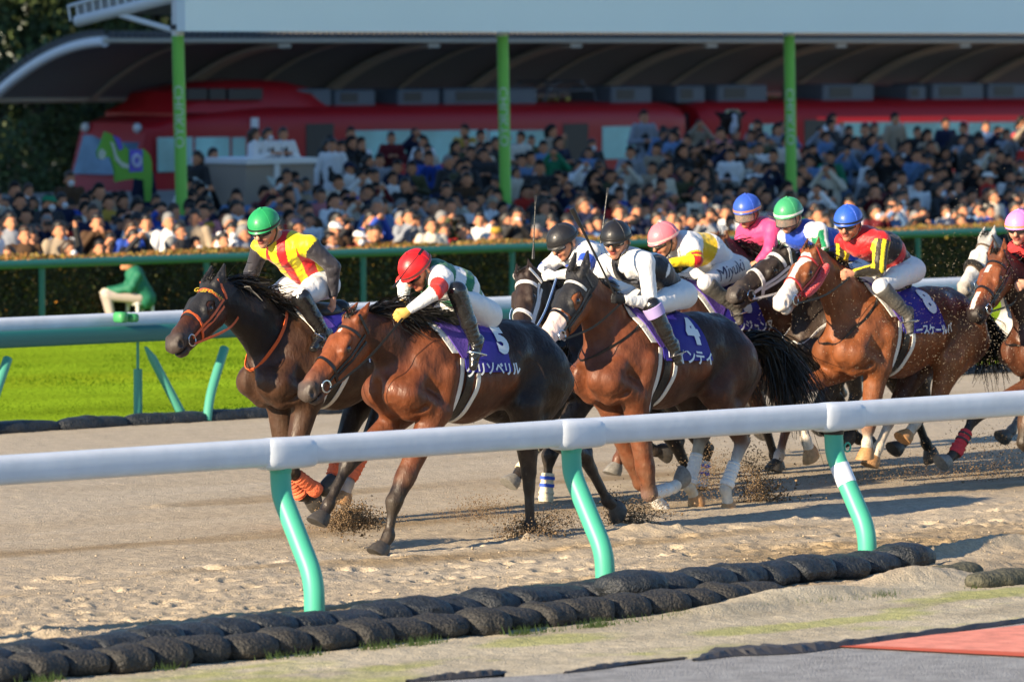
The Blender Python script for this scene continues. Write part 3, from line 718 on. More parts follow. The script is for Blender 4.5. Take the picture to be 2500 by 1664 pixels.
def whip(label, a, b, nm='riding_whip', r0=.011):
    m_ = MB(); a = np.array(a); b = np.array(b); d = nrm(b-a); L = np.linalg.norm(b-a); root = empty(nm, tuple(a))
    m_.tube([a, a+d*L*.18], [r0,r0*.8], 8); m_.build('grip', [LEATHER], root)
    m2 = MB(); m2.tube([a+d*L*.175, a+d*L*.5+np.array((0,0,.004)), a+d*L*.9], [r0*.55,r0*.45,r0*.35], 6); m2.build('shaft', [LEATHER], root)
    m3 = MB(); n = nrm(np.cross(d, CF)); m3.ribbon([a+d*L*.86, b], [CF, CF], .02, .004); m3.build('flap', [LEATHER], root, smooth=False)
    tag(root, label, 'whip', 'whips carried by the jockeys'); return root
# ------------------------------------------------------------------ the place: ground, track, turf, rails
_LT = {}
def vnoise(x, y, sc, seed=0):
    if seed not in _LT: _LT[seed] = np.random.default_rng(seed).uniform(-1, 1, (256, 256)).astype(np.float32)
    L = _LT[seed]; x = x*sc; y = y*sc; xi = np.floor(x).astype(int); yi = np.floor(y).astype(int); fx = x-xi; fy = y-yi
    fx = fx*fx*(3-2*fx); fy = fy*fy*(3-2*fy); a = L[xi & 255, yi & 255]; b = L[(xi+1) & 255, yi & 255]; c = L[xi & 255, (yi+1) & 255]; d = L[(xi+1) & 255, (yi+1) & 255]
    return (a*(1-fx)+b*fx)*(1-fy)+(c*(1-fx)+d*fx)*fy
def fbm(x, y, sc, o=4, seed=0, g=.5):
    s_ = 0; a = 1
    for i in range(o): s_ = s_+a*vnoise(x+17*i, y+5*i, sc*2**i, seed+i); a *= g
    return s_
def gz(Y): return float(np.interp(Y, [57.2, 62, 78, 86], [-.55, -.35, .66, .66]))
YS = [-80, 56.9, 57.0, 57.2, 62, 78, 86, 86.2, 400, 1600]; ZS = [-.05, -.05, -.06, -.55, -.35, .66, .66, -1.35, -1.35, -1.35]
XS = np.array([-300, 0, 20, 40, 60, 80, 100, 140, 300, 1600.])
V = [(x, y, z) for y, z in zip(YS, ZS) for x in XS]; nX = len(XS)
Fq = np.array([(j*nX+i, j*nX+i+1, (j+1)*nX+i+1, (j+1)*nX+i) for j in range(len(YS)-1) for i in range(nX-1)])
tag(pydata('ground', V, Fq, [mat('terrace_concrete', (.12,.115,.105), rough=.9, var=.2, vscale=.8, bump=.3, bscale=6)], None, False), kind='structure')
# dirt track and sandy verge: one displaced sheet, finer where it is nearer
def axis(lo, hi, steps):
    out = [lo]
    while out[-1] < hi: out.append(out[-1]+np.interp(out[-1], steps[0], steps[1]))
    return np.array(out)
gx = axis(17.0, 52, ([17,30,36,52],[.024,.026,.05,.1])); gy = axis(21.2, 40.55, ([21,25.3,31,34,40],[.03,.019,.022,.035,.08]))
GX, GY = np.meshgrid(gx, gy, indexing='ij')
verge = np.clip((24.95-GY)/.3, 0, 1)
rough = np.clip((31.5-GY)/3.5, .2, 1)*(1-verge*.65)
Hh = .02*fbm(GX*.45, GY, 1.1, 4, 3)*rough + .011*fbm(GX*.55, GY, 6.5, 4, 11)*rough + .007*fbm(GX, GY, 22, 2, 21)*(rough*.7+.3)
cl = fbm(GX*.6, GY, 9, 2, 31); Hh += .008*np.clip(cl-.45, 0, 1)*rough
for yy, dd in ((34.6,.006),(35.1,.004),(30.9,.006),(29.95,.005),(33.9,.005),(36.8,.006),(28.6,.004)):
    ln = yy+.05*vnoise(GX, GX*0, .35, 41); Hh -= dd*np.exp(-((GY-ln)/.025)**2)*(1+vnoise(GX, GY*0, 7, 42))
pits = np.random.default_rng(5)
def pit(x, y, r, d, e=1.6, rim=.12):
    i0, i1 = np.searchsorted(gx, (x-3*r*e, x+3*r*e)); j0, j1 = np.searchsorted(gy, (y-3*r, y+3*r))
    if i1 <= i0 or j1 <= j0: return
    X_ = GX[i0:i1, j0:j1]; Y_ = GY[i0:i1, j0:j1]; q = ((X_-x)/(r*e))**2+((Y_-y)/r)**2+.35*vnoise(X_, Y_, 12, 51)
    Hh[i0:i1, j0:j1] += -d*np.exp(-q*1.6)+d*rim*np.exp(-((np.sqrt(np.maximum(q,0))-1.5)/.45)**2)
for _ in range(520):
    y = 26.15+abs(pits.normal(0, 1.5)); x = pits.uniform(18, 38)
    if y < 33: pit(x, y, pits.uniform(.035, .075), pits.uniform(.05, .12), pits.uniform(.7, 1.8))
for (a, b, r, h_) in ((1270,1312,.1,-.07),(1300,1318,.13,-.09),(860,1272,.12,-.08),(1560,1300,.16,-.09),(1640,1300,.14,-.07),(1930,1272,.1,-.05),(1520,1290,.1,-.06),(395,1238,.09,-.05),(2300,1245,.12,-.05),(1880,1290,.12,-.05)):
    p = G(a, b); pit(p[0], p[1], r, h_*.5, 1.5, 0)
# drift of sand against the right end of the bags
for (a, b, rx, ry, h_) in ((1950,1470,.8,.16,.10),(2230,1425,.5,.18,.12),(2330,1390,.6,.15,.07),(2450,1340,.9,.12,.08),(1760,1500,.4,.1,.06)):
    p = G(a, b); Hh += h_*np.exp(-(((GX-p[0])/rx)**2+((GY-p[1])/ry)**2))
base = np.array((.42,.35,.255)); damp = np.array((.30,.225,.135)); pale = np.array((.48,.415,.32)); vg = np.array((.44,.39,.29)); moss = np.array((.33,.36,.08))
dm = np.clip(fbm(GX*.16, GY, 1.3, 4, 61)*1.6-.1, 0, 1)*(1-verge); pl = np.clip(fbm(GX*.2, GY, 2.1, 3, 71)*1.5-.1, 0, 1)
C_ = base*(1-dm)[..., None]+damp*dm[..., None]; C_ = C_*(1-.5*pl)[..., None]+pale*(.5*pl)[..., None]
far = np.clip((GY-32.5)/2, 0, 1)[..., None]; C_ = C_*(1-.7*far)+np.array((.455,.395,.305))*.7*far
mo = np.clip(fbm(GX*.4, GY, 2.2, 4, 81)*1.9-.12, 0, 1)*np.clip((24.4-GY)/.15, 0, 1)*np.clip((GY-22.6)/.4, 0, 1)
vcol = vg*(1+.18*fbm(GX*.4, GY, 3, 3, 91))[..., None]; vcol = vcol*(1-.6*mo)[..., None]+moss*(.6*mo)[..., None]; C_ = C_*(1-verge)[..., None]+vcol*verge[..., None]
C_ *= (1+.10*fbm(GX, GY, 16, 3, 95))[..., None]
Vt = np.stack([GX, GY, Hh], -1).reshape(-1, 3); a_, b_ = GX.shape; I_ = np.arange(a_*b_).reshape(a_, b_)
Ft = np.stack([I_[:-1,:-1], I_[1:,:-1], I_[1:,1:], I_[:-1,1:]], -1).reshape(-1, 4)
sandm = mat('track_sand', rough=.95, spec=.15, attr=True, bump=.5, bscale=70, var=.16, vscale=45, detail=3)
tag(pydata('dirt_track', Vt, Ft, [sandm], None, True, col=np.clip(C_, 0, 1).reshape(-1, 3)), kind='structure')
def hgt(x, y):
    i = min(max(np.searchsorted(gx, x), 0), len(gx)-1); j = min(max(np.searchsorted(gy, y), 0), len(gy)-1); return float(Hh[i, j])
# loose clods lying on the raked sand, small enough to be countless
r_ = np.random.default_rng(61); nc = 2600; cy_ = 25.6+np.abs(r_.normal(0, 2.1, nc)); cx_ = r_.uniform(18, 40, nc); cs = np.abs(r_.normal(0, .0045, nc))+.003
cz_ = np.array([hgt(a, b) for a, b in zip(cx_, cy_)])+cs*.35; ic = np.array([(0,0,1),(.9,.1,.1),(.1,.95,.2),(-1,0,.15),(0,-.9,.1),(.1,0,-.7)]); fi = np.array([(0,1,2),(0,2,3),(0,3,4),(0,4,1),(5,2,1),(5,3,2),(5,4,3),(5,1,4)])
a_ = r_.uniform(0, 6.28, nc); Rz = np.stack([np.cos(a_), -np.sin(a_), np.sin(a_), np.cos(a_)], 1).reshape(-1,2,2); vv = np.tile(ic, (nc,1,1))*r_.uniform(.6,1.3,(nc,6,3)); vv[:, :, :2] = np.einsum('kij,kvj->kvi', Rz, vv[:, :, :2])
vv = vv*cs[:, None, None]+np.stack([cx_, cy_, cz_], 1)[:, None]
tag(pydata('sand_clods', vv.reshape(-1,3), (fi[None]+(np.arange(nc)*6)[:, None, None]).reshape(-1,3), [mat('clod_sand', (.38,.31,.22), rough=.95, var=.2, vscale=30)], None, False), 'loose clods scattered over the raked dirt track', 'sand', kind='stuff')
# turf course
tx = np.arange(25, 75, .25); ty = np.arange(41.0, 56.2, .2); TX, TY = np.meshgrid(tx, ty, indexing='ij'); TZ = .01+.012*fbm(TX, TY, .8, 3, 101)
I_ = np.arange(TX.size).reshape(TX.shape); Ft = np.stack([I_[:-1,:-1], I_[1:,:-1], I_[1:,1:], I_[:-1,1:]], -1).reshape(-1, 4)
tc_ = np.array((.23,.36,.018))*(1+.22*fbm(TX*.3, TY, .9, 4, 111))[..., None]+np.array((.05,.03,0))*np.clip(fbm(TX*.3, TY, .5, 3, 121), 0, 1)[..., None]
tag(pydata('turf_course', np.stack([TX, TY, TZ], -1).reshape(-1, 3), Ft, [mat('turf', rough=1, attr=True, spec=.0, bump=1.0, bscale=26, var=.3, vscale=22, detail=4)], None, True, col=tc_.reshape(-1, 3)), kind='structure')
n = 60000; rx = rng.uniform(33, 52, n); ry = 41.2+rng.uniform(0, 1, n)**1.3*14; hh = rng.uniform(.012, .03, n); dd = rng.normal(0, .02, (n, 2)); wx = rng.uniform(.006,.012,n)
Vg_ = np.stack([np.stack([rx-wx, ry, rx*0+.0], 1), np.stack([rx+wx, ry, rx*0+.0], 1), np.stack([rx+dd[:,0], ry+dd[:,1], hh], 1)], 1).reshape(-1, 3)
gc = np.repeat(np.array((.21,.34,.018))*rng.uniform(.65, 1.3, (n,1)), 3, 0)
tag(pydata('turf_grass', Vg_, np.arange(3*n).reshape(-1, 3), [mat('grass_blades', rough=.9, attr=True, spec=.03)], None, False, col=gc), 'short bright green grass of the turf course beyond the dirt', 'grass', kind='stuff')
# little weeds at the foot of the near bags
n = 1100; wx_ = rng.uniform(19, 27, n); clump = rng.uniform(19, 28.5, 34); wx_ = clump[rng.integers(0, 34, n)]+rng.normal(0, .06, n); wy = 24.40+rng.normal(0, .03, n)-.012*(wx_-20)*0
Vw = np.stack([np.stack([wx_-.004, wy, wx_*0], 1), np.stack([wx_+.004, wy, wx_*0], 1), np.stack([wx_+rng.normal(0,.02,n), wy+rng.normal(0,.02,n), rng.uniform(.02,.07,n)], 1)], 1).reshape(-1, 3)
tag(pydata('weed_tufts', Vw, np.arange(3*n).reshape(-1, 3), [mat('weeds', (.14,.2,.04), rough=.7)], None, False), 'tiny green weeds sprouting along the foot of the near sandbags', 'weeds', kind='stuff')
# path in the foreground: asphalt, lifted black sheeting, red painted corner
def sheet(name, px, z, mt, kind='structure'):
    P = [G(x, y, z) for x, y in px]; return pydata(name, P, [tuple(range(len(P)))], mt, None, False)
asph = [(2500,1518),(2500,2300),(-500,2300),(700,1690),(1100,1664),(1380,1640),(1700,1612),(1850,1592),(2060,1578)]
A0 = G(-900,1715,.03); A1 = G(700,1684,.03); A2 = G(1380,1642,.03); A3 = G(1700,1606,.03); A4 = G(2060,1575,.03); A5 = G(2500,1518,.03); A6 = G(3200,1430,.03)
edge_pts = [A0, A1, A2, A3, A4, A5, A6]
Va = [tuple(p) for p in edge_pts]+[(p[0]+6, p[1]-14, .03) for p in edge_pts[::-1]]
tag(pydata('asphalt_path', Va, [tuple(range(len(Va)-1, -1, -1))], [mat('asphalt', (.27,.275,.28), rough=.9, var=.22, vscale=7, bump=.8, bscale=60)], None, False), kind='structure')
rp = [G(2025,1575,.036), G(2500,1601,.036), G(3200,1640,.036), G(3200,1432,.036), G(2500,1524,.036)]
tag(pydata('red_paving', rp, [(0,1,2,3,4)], [mat('red_paint', (.78,.27,.19), rough=.8, var=.2, vscale=8, bump=.2, bscale=50)], None, False), kind='structure')
rl = [G(2030,1576,.040), G(2500,1601,.040), G(3200,1640,.040), G(3200,1633,.040), G(2500,1591,.040), G(2100,1574,.040)]
tag(pydata('path_marking', rl, [(0,1,2,3,4,5)], [mat('orange_line', (.6,.1,.03), rough=.7)], None, False), kind='structure')
mb = MB()
def flap(pts, ws, hs):
    P = catmull([G(x, y, .035) for x, y in pts], 8); k = len(P); v = []; f = []
    for i, p in enumerate(P):
        t = i/(k-1)*(len(ws)-1); w_ = np.interp(t, range(len(ws)), ws)*(1+.3*math.sin(i*1.7)); h_ = np.interp(t, range(len(hs)), hs)*(1+.25*math.sin(i*2.3))
        d = np.array((.1, 1, 0)); v += [p+d*0, p+d*w_*.3+(0,0,h_), p+d*w_*.75+(0,0,h_*.8), p+d*w_+(0,0,-.03)]
    for i in range(k-1):
        for q in range(3): f.append((i*4+q, (i+1)*4+q, (i+1)*4+q+1, i*4+q+1))
    return v, f
v_, f_ = flap([(1700,1612),(1790,1600),(1850,1598),(1960,1592),(2060,1578),(2250,1552),(2500,1518),(2700,1492)], [.04,.22,.34,.32,.14,.10,.10,.08], [.008,.03,.03,.035,.03,.025,.02,.02]); mb.add(v_, f_)
tag(mb.build('ground_sheeting', [mat('black_sheeting', (.035,.035,.04), rough=.6, bump=.4, bscale=8)], None, False), 'torn black sheeting lifting beside the red painted path corner', 'ground sheeting', 'black sheeting along the path edge')
mb = MB(); v_, f_ = flap([(1000,1664),(1100,1657),(1200,1648),(1240,1640)], [.05,.1,.12,.03], [.01,.03,.03,.005]); mb.add(v_, f_); v_, f_ = flap([(1380,1641),(1480,1630),(1560,1616),(1680,1606)], [.02,.1,.05,.03], [.004,.02,.01,.01]); mb.add(v_, f_)
tag(mb.build('ground_sheeting', [MATS['black_sheeting']], None, False), 'thin black sheeting edge at the bottom middle beside grey asphalt', 'ground sheeting', 'black sheeting along the path edge')
# sandbags
BAGU = mat('bag_black', (.011,.015,.020), rough=.5, bump=1, bscale=48, col2=(.024,.029,.036), vscale=18)
BAGL = mat('bag_stony', (.010,.012,.014), rough=.7, bump=1, bscale=45, col2=(.045,.042,.037), vscale=85, detail=2)
BAGG = mat('bag_green', (.05,.052,.038), rough=.85, bump=1, bscale=34, col2=(.11,.105,.07), vscale=30)
def bag(c, L, ry, rz, mt, seed, yaw=0):
    n, m_ = 26, 14; r = np.random.default_rng(seed); V = []; cy, sy = math.cos(yaw), math.sin(yaw)
    for i in range(n+1):
        u = -1+2*i/n; pr = max(0, 1-abs(u)**4.5)**.5*(1+.05*math.cos(u*4+seed))
        for k in range(m_):
            a = 2*math.pi*k/m_; ca = math.cos(a); sa = math.sin(a); q = np.array((u*L/2, np.sign(ca)*abs(ca)**.85*ry*pr, np.sign(sa)*abs(sa)**.9*rz*pr))
            V.append((q[0]*cy-q[1]*sy, q[0]*sy+q[1]*cy, q[2]))
    V = np.array(V); N_ = V/np.linalg.norm(V, axis=1, keepdims=True); V = V+N_*(snoise(V+seed, 7, seed % 97)*.014+snoise((V+seed)*np.array((1.6,.6,.6)), 38, 3)*.004)[:, None]
    f = [(i*m_+k, (i+1)*m_+k, (i+1)*m_+(k+1)%m_, i*m_+(k+1)%m_) for i in range(n) for k in range(m_)]
    s_ = MB(); s_.add(V+np.array(c), f); return s_.build('sandbag', [mt])
def ordn(i): return ['first','second','third','fourth','fifth','sixth','seventh','eighth','ninth','tenth','eleventh','twelfth','thirteenth','fourteenth','fifteenth','sixteenth','seventeenth','eighteenth','nineteenth','twentieth','twenty-first','twenty-second','twenty-third','twenty-fourth','twenty-fifth','twenty-sixth','twenty-seventh','twenty-eighth','twenty-ninth','thirtieth','thirty-first','thirty-second','thirty-third','thirty-fourth','thirty-fifth'][i]
x = 18.6; i = 0
while x < 27.7:
    L = rng.uniform(.29,.38); o = bag((x+L/2, 25.08+.085*(x-21)+rng.normal(0,.015), .075+rng.normal(0,.008)), L*1.16, .19, .085+rng.uniform(-.01,.02), BAGU, 100+i, rng.normal(.03,.09))
    tag(o, f'black netted sandbag, {ordn(i)} from the left in the upper row under the near rail', 'sandbag', 'sandbags along the near rail'); x += L; i += 1
x = 18.2; i = 0
while x < 25.2:
    L = rng.uniform(.27,.36); o = bag((x+L/2, 24.68+.03*(x-21)+rng.normal(0,.015), .05), L*1.14, .17, .08+rng.uniform(-.01,.02), BAGL, 200+i, rng.normal(0,.07))
    tag(o, f'stony black sandbag, {ordn(i)} from the left in the lower row beside the verge', 'sandbag', 'sandbags along the near rail'); x += L; i += 1
p = G(1440,1490); o = bag((p[0]+.35, 25.12, .14), .5, .17, .09, BAGU, 333); tag(o, 'larger black sandbag laid on top in front of the middle near post', 'sandbag', 'sandbags along the near rail')
for k_, (a, b, L, lb) in enumerate(((2335,1412,.42,'short greenish grey sandbag just right of the end of the black row'),(2450,1428,.62,'long greenish grey sandbag touching the right edge of the view'))):
    p = G(a, b); o = bag((p[0], p[1], .04), L*1.1, .11, .07, BAGG, 400+k_); tag(o, lb, 'sandbag', 'sandbags along the near rail')
x = 28.5; i = 0
while x < 47.5:
    L = rng.uniform(.7,.95)
    if 28.2 < x:
        o = bag((x+L/2, 40.45+rng.normal(0,.02), .02), L*1.12, .12, .085, BAGU, 500+i, rng.normal(0,.04))
        tag(o, f'black sandbag at the turf edge, {ordn(i)} from the left under the inner rail', 'sandbag', 'sandbags along the inner rail')
    x += L; i += 1
# near rail
WHP = mat('rail_white', (.64,.70,.78), rough=.34, spec=.4, var=.07, vscale=5, bump=.06, bscale=14)
GRP = mat('rail_green', (.06,.40,.27), rough=.45, spec=.5, var=.06, vscale=3)
GRP2 = mat('far_rail_green', (.02,.14,.125), rough=.5); GRP3 = mat('inner_rail_green', (.07,.32,.23), rough=.5)
def beam(mb, x0, x1, y, z, ry, rz, n=24, seg=1, pw=.62):
    v = []; f = []
    for i in range(seg+1):
        X = x0+(x1-x0)*i/seg
        for k in range(n):
            a = 2*math.pi*k/n; ca, sa = math.cos(a), math.sin(a); v.append((X, y+np.sign(ca)*abs(ca)**pw*ry, z+np.sign(sa)*abs(sa)**pw*rz))
    for i in range(seg):
        for k in range(n): f.append((i*n+k, i*n+(k+1)%n, (i+1)*n+(k+1)%n, (i+1)*n+k))
    f.append(tuple(range(n))); f.append(tuple((seg)*n+k for k in range(n-1, -1, -1))); mb.add(v, f)
nr = empty('running_rail', (25, 26.3, 0)); tag(nr, 'thick white running rail on curved turquoise posts in the foreground', 'rail fence', 'rails lining the race courses')
posts = [PY(680,1120,26.33)[0]+2.57*k for k in range(-2, 4)]
posts[2] = PY(681,1120,26.33)[0]; posts[3] = PY(1391,1070,26.33)[0]; posts[4] = PY(2032,1025,26.33)[0]; posts[5] = posts[4]+2.6
for k_ in range(5):
    mb = MB(); beam(mb, posts[k_]-.10, posts[k_+1]-.112, 26.31, 1.022, .078, .09); mb.build('rail_beam', [WHP], nr)
for k_, X in enumerate(posts):
    if k_ == 0: continue
    mb = MB(); pf = [(26.32,.945),(26.32,.86),(26.30,.74),(26.22,.60),(26.11,.42),(26.03,.28),(26.0,.14),(26.0,-.1)]
    mb.tube(catmull([(X+.005, y, z) for y, z in pf], 6), .066, 20); po = mb.build('post', [GRP], nr)
    if k_ == 4:
        m2 = MB(); m2.tube(catmull([(X+.005, y, z) for y, z in [(26.265,.675),(26.228,.615),(26.19,.55)]], 4), .0685, 20); m2.build('white_band', [WHP], po)
        m3 = MB(); c = np.array((X+.07, 26.27, .80)); m3.tube([c+np.array((.03*math.cos(t)+.02, 0, .03*math.sin(t))) for t in np.linspace(0, 6.28, 14)], .007, 6); m3.build('hook_ring', [GRP], po)
    # moulded joint: wedge-shaped saddle that wraps the beam and tapers to the right
    mb = MB(); v = []; f = []; n = 26
    prof = [(-.165,.9,.95),(-.15,1.03,1.02),(-.10,1.16,1.09),(-.02,1.17,1.10),(.1,1.12,1.06),(.18,1.08,1.04),(.23,1.02,1.01),(.25,.9,.95)]
    for (dx, sy, sz) in prof:
        for q in range(n):
            a = 2*math.pi*q/n; ca, sa = math.cos(a), math.sin(a); cut = 0
            v.append((X-.0+dx+cut, 26.31+np.sign(ca)*abs(ca)**.62*.078*sy, 1.018+np.sign(sa)*abs(sa)**.62*.088*sz-(.012 if sa < 0 else 0)))
    for i in range(len(prof)-1):
        for q in range(n): f.append((i*n+q, i*n+(q+1)%n, (i+1)*n+(q+1)%n, (i+1)*n+q))
    f.append(tuple(range(n))); f.append(tuple((len(prof)-1)*n+q for q in range(n-1,-1,-1))); mb.add(v, f); jn = mb.build('joint_cover', [WHP], nr)
    m2 = MB(); m2.tube([(X+.005,26.32,.89),(X+.005,26.32,.93)], [.068,.075], 20); m2.build('post_collar', [GRP if k_ != 4 else LEATHER if 'LEATHER' in globals() else GRP], jn)
# inner rail beside the turf
ir = empty('running_rail', (33, 40.7, 0)); tag(ir, 'inner white and green rail between the dirt track and the turf', 'rail fence', 'rails lining the race courses')
zt = PY(200,768,40.7)[2]; X0 = PY(-150,790,40.7)[0]; ix = [PY(a, 790, 40.7)[0] for a in (68, 338)]
for k_ in range(6):
    a = ix[0]-2.0+4.1*k_; mb = MB(); beam(mb, a, a+4.08, 40.75, zt-.07, .08, .07); mb.build('rail_beam', [WHP], ir)
    mb = MB(); beam(mb, a, a+4.08, 40.60, zt-.195, .07, .08); mb.build('rail_beam', [GRP2 if False else mat('beam_green', (.02,.14,.13), rough=.45)], ir)
def cyl(mb, a, b, r, n=12): mb.tube([a, b], r, n)
def at(px_, py_, Y): return PY(px_, py_, Y)
for k_ in range(-1, 7):
    dx = k_*2.62
    # bent post leaning under the beam, a straight sleeve post and its diagonal brace
    b0 = at(505,1012,40.35)+(dx-2.62,0,0); b1 = at(548,850,40.6)+(dx-2.62,0,0); mb = MB(); mb.tube(catmull([(b0[0], b0[1], 0), b0*.65+b1*.35+np.array((-.02,0,0)), b1], 6), .045, 12); mb.build('bent_post', [GRP3], ir)
    s0 = at(337,1000,40.75)+(dx,0,0); mb = MB(); cyl(mb, (s0[0],40.75,-.02), (s0[0],40.75,.50), .042); cyl(mb, (s0[0],40.75,.5), (s0[0],40.75,zt-.25), .014); mb.build('straight_post', [GRP3], ir)
    e0 = at(452,1000,40.55)+(dx,0,0); e1 = at(352,842,40.62)+(dx,0,0); mb = MB(); mb.tube([(e0[0],e0[1],0), e0*.2+e1*.8, e1*.97+e0*.03], [.045,.04,.014], 12); mb.build('brace', [GRP3], ir)
clp = MB(); c = at(290,778,40.6); clp.box((c[0]-.1,c[1]-.16,c[2]-.03),(c[0]+.0,c[1]-.02,c[2]+.07),.02); clp.box((c[0]+.03,c[1]-.16,c[2]-.03),(c[0]+.13,c[1]-.02,c[2]+.05),.02); clp.build('joint_clamp', [mat('clamp_green', (.05,.3,.1), rough=.5)], ir)
# far green rail and hedge
fr = empty('guard_rail', (50, 55.3, 0)); tag(fr, 'thin dark green rail in front of the clipped hedge', 'rail fence', 'rails lining the race courses')
mb = MB(); zz = PY(0,647,55.3)[2]; mb.tube([(36,55.3,zz),(50,55.3,zz-.0),(75,55.3,zz)], .055, 12); mb.build('rail_beam', [GRP2], fr)
x = PY(107,700,55.3)[0]-2*2.72
while x < 72:
    mb = MB(); mb.tube([(x,55.34,-.02),(x,55.34,zz-.04)], .04, 10); mb.build('post', [GRP2], fr); x += 2.72
hz_ = PY(0,634,56.1)[2]; he = empty('hedge', (50, 56.5, 0)); tag(he, 'long clipped hedge with rusty orange top behind the green rail', 'hedge')
mb = MB(); mb.box((38,56.15,-.05),(76,56.95,hz_-.06)); mb.build('hedge_core', [mat('hedge_core', (.02,.02,.01), rough=.95)], he, False)
n = 52000; lx_ = rng.uniform(40, 70, n); face = rng.uniform(0, 1, n) < .5; wob = .04*fbm(lx_, lx_*0, 1.2, 3, 131)
ly = np.where(face, 56.1+np.abs(rng.normal(0,.04,n)), rng.uniform(56.08,57.0,n)); lz = np.where(face, rng.uniform(0,1,n)*hz_, hz_-np.abs(rng.normal(0,.05,n))+wob)
sz = rng.uniform(.018,.04,n)[:, None]; u_ = rng.normal(size=(n,3)); u_ /= np.linalg.norm(u_,axis=1,keepdims=True); v2 = np.cross(u_, rng.normal(size=(n,3))); v2 /= np.linalg.norm(v2,axis=1,keepdims=True)
c_ = np.stack([lx_, ly, lz], 1); Vh = np.stack([c_-u_*sz, c_+v2*sz*.6, c_+u_*sz, c_-v2*sz*.6], 1).reshape(-1,3)
k = rng.uniform(0,1,n); hc_ = np.tile(np.array((.05,.058,.02)), (n,1)); hc_[k > .5] = (.07,.055,.02); hc_[(k > .93)] = (.16,.10,.02); hc_[(k > .985)] = (.4,.17,.02); top = (~face) | (lz > hz_-.09)
kt = rng.uniform(0,1,n); hc_[top & (kt < .4)] = (.30,.14,.04); hc_[top & (kt >= .4) & (kt < .8)] = (.20,.15,.04); hc_[top & (kt > .93)] = (.3,.22,.04); hc_ *= rng.uniform(.6,1.3,(n,1))
pydata('hedge_leaves', Vh, np.arange(4*n).reshape(-1,4), [mat('leaf', rough=.6, attr=True, spec=.3)], he, False, col=np.repeat(hc_, 4, 0))
# ------------------------------------------------------------------ stand, shelter, train, trees
COLY = 63.0
CGR = mat('column_green', (.16,.52,.07), rough=.5); CWH = mat('column_white', (.8,.82,.84), rough=.5); LETW = mat('column_lettering', (.5,.6,.55), rough=.6)
for k_, (a, lb) in enumerate(((435,'leftmost green column with white lettering and a white upper shaft'),(1227,'middle green column with white lettering, rising out of the crowd'),(1926,'rightmost green column with white lettering, behind the blue capped jockeys'))):
    P = PY(a, 300, COLY); g0 = gz(COLY); r = empty('shelter_column', (P[0], COLY, g0)); tag(r, lb, 'column', 'green columns carrying the screen')
    zc = PY(a, 88, COLY)[2]; mb = MB(); mb.tube([(P[0]+.10,COLY,g0-.05),(P[0],COLY,zc)], .09, 16); mb.build('shaft', [CGR], r)
    mb = MB(); mb.tube([(P[0],COLY,zc),(P[0],COLY,zc+(3.0 if k_ == 0 else .1))], [.093,.093], 16); mb.build('white_cap', [CWH], r)
    V2, F2_ = textmesh('CHUKYO', .2, xs=1.1); zt_ = PY(a, 285, COLY)[2]; az0 = math.radians(43-9); out_ = []
    for x_, y_ in V2:
        zz_ = zt_-x_; cx = P[0]+.10*(zc-zz_)/(zc-g0); th_ = math.radians(228)-y_/.094   # on the side that looks at the track
        out_.append((cx+math.cos(th_)*.094, COLY+math.sin(th_)*.094, zz_))
    pydata('column_lettering', out_, F2_, [LETW], r, False)
# big pale screen carried by the columns (seen from its shaded back) and the roof behind it
sw = empty('stand_canopy', (60, COLY, 3.8)); tag(sw, 'pale blue grey screen wall and white canopy above the crowd', 'canopy')
zb = PY(1400,79,62.6)[2]; xl = PY(447,40,62.6)[0]; mb = MB(); mb.box((xl,62.55,zb),(120,62.75,zb+5.5)); mb.build('screen_panel', [mat('screen_pale', (.86,.95,.97), rough=.6, var=.02, vscale=.4)], sw, False)
mb = MB(); mb.box((xl,62.76,zb+.02),(120,62.9,zb+.10)); mb.build('panel_beam', [mat('beam_dark', (.05,.05,.05), rough=.7)], sw, False)
q0 = PY(428,-8,COLY); e_ = PY(190,52,COLY+2.35)
mb = MB(); mb.tube([(q0[0],COLY,q0[2]),(q0[0],COLY+2.3,e_[2])], .09, 12); mb.tube([(q0[0],COLY,PY(420,76,COLY)[2]),(q0[0],COLY+1.35,PY(290,35,COLY+1.35)[2])], .045, 10)
mb.tube([(q0[0]-.02,COLY,q0[2]+.3),(q0[0]-.02,COLY+2.5,e_[2]+.22)], .03, 8)
for t in np.linspace(0,1,14): mb.tube([(q0[0]-.02,COLY+2.5*t,q0[2]+.3+(e_[2]-q0[2]-.08)*t),(q0[0]-.02,COLY+2.45*t,q0[2]+(e_[2]-q0[2])*t)], .018, 6)
mb.build('canopy_truss', [CWH], sw)
mb = MB(); v = [(q0[0],COLY,q0[2]+.1),(q0[0]+40,COLY,q0[2]+.1),(q0[0]+40,COLY+2.3,e_[2]+.1),(q0[0],COLY+2.3,e_[2]+.1)]; mb.add(v+[(a[0],a[1],a[2]+.15) for a in v], [(3,2,1,0),(4,5,6,7),(0,1,5,4),(1,2,6,5),(2,3,7,6),(3,0,4,7)]); mb.build('canopy_roof', [mat('canopy_under', (.3,.3,.3), rough=.7)], sw, False)
# unseen block added left of the frame to shade the back of the crowd
mb = MB(); mb.box((27,59.9,-1),(37,99,17.5)); tag(mb.build('shade_block', [mat('shade_block_wall', (.6,.6,.6), rough=.8)], None, False), kind='structure')
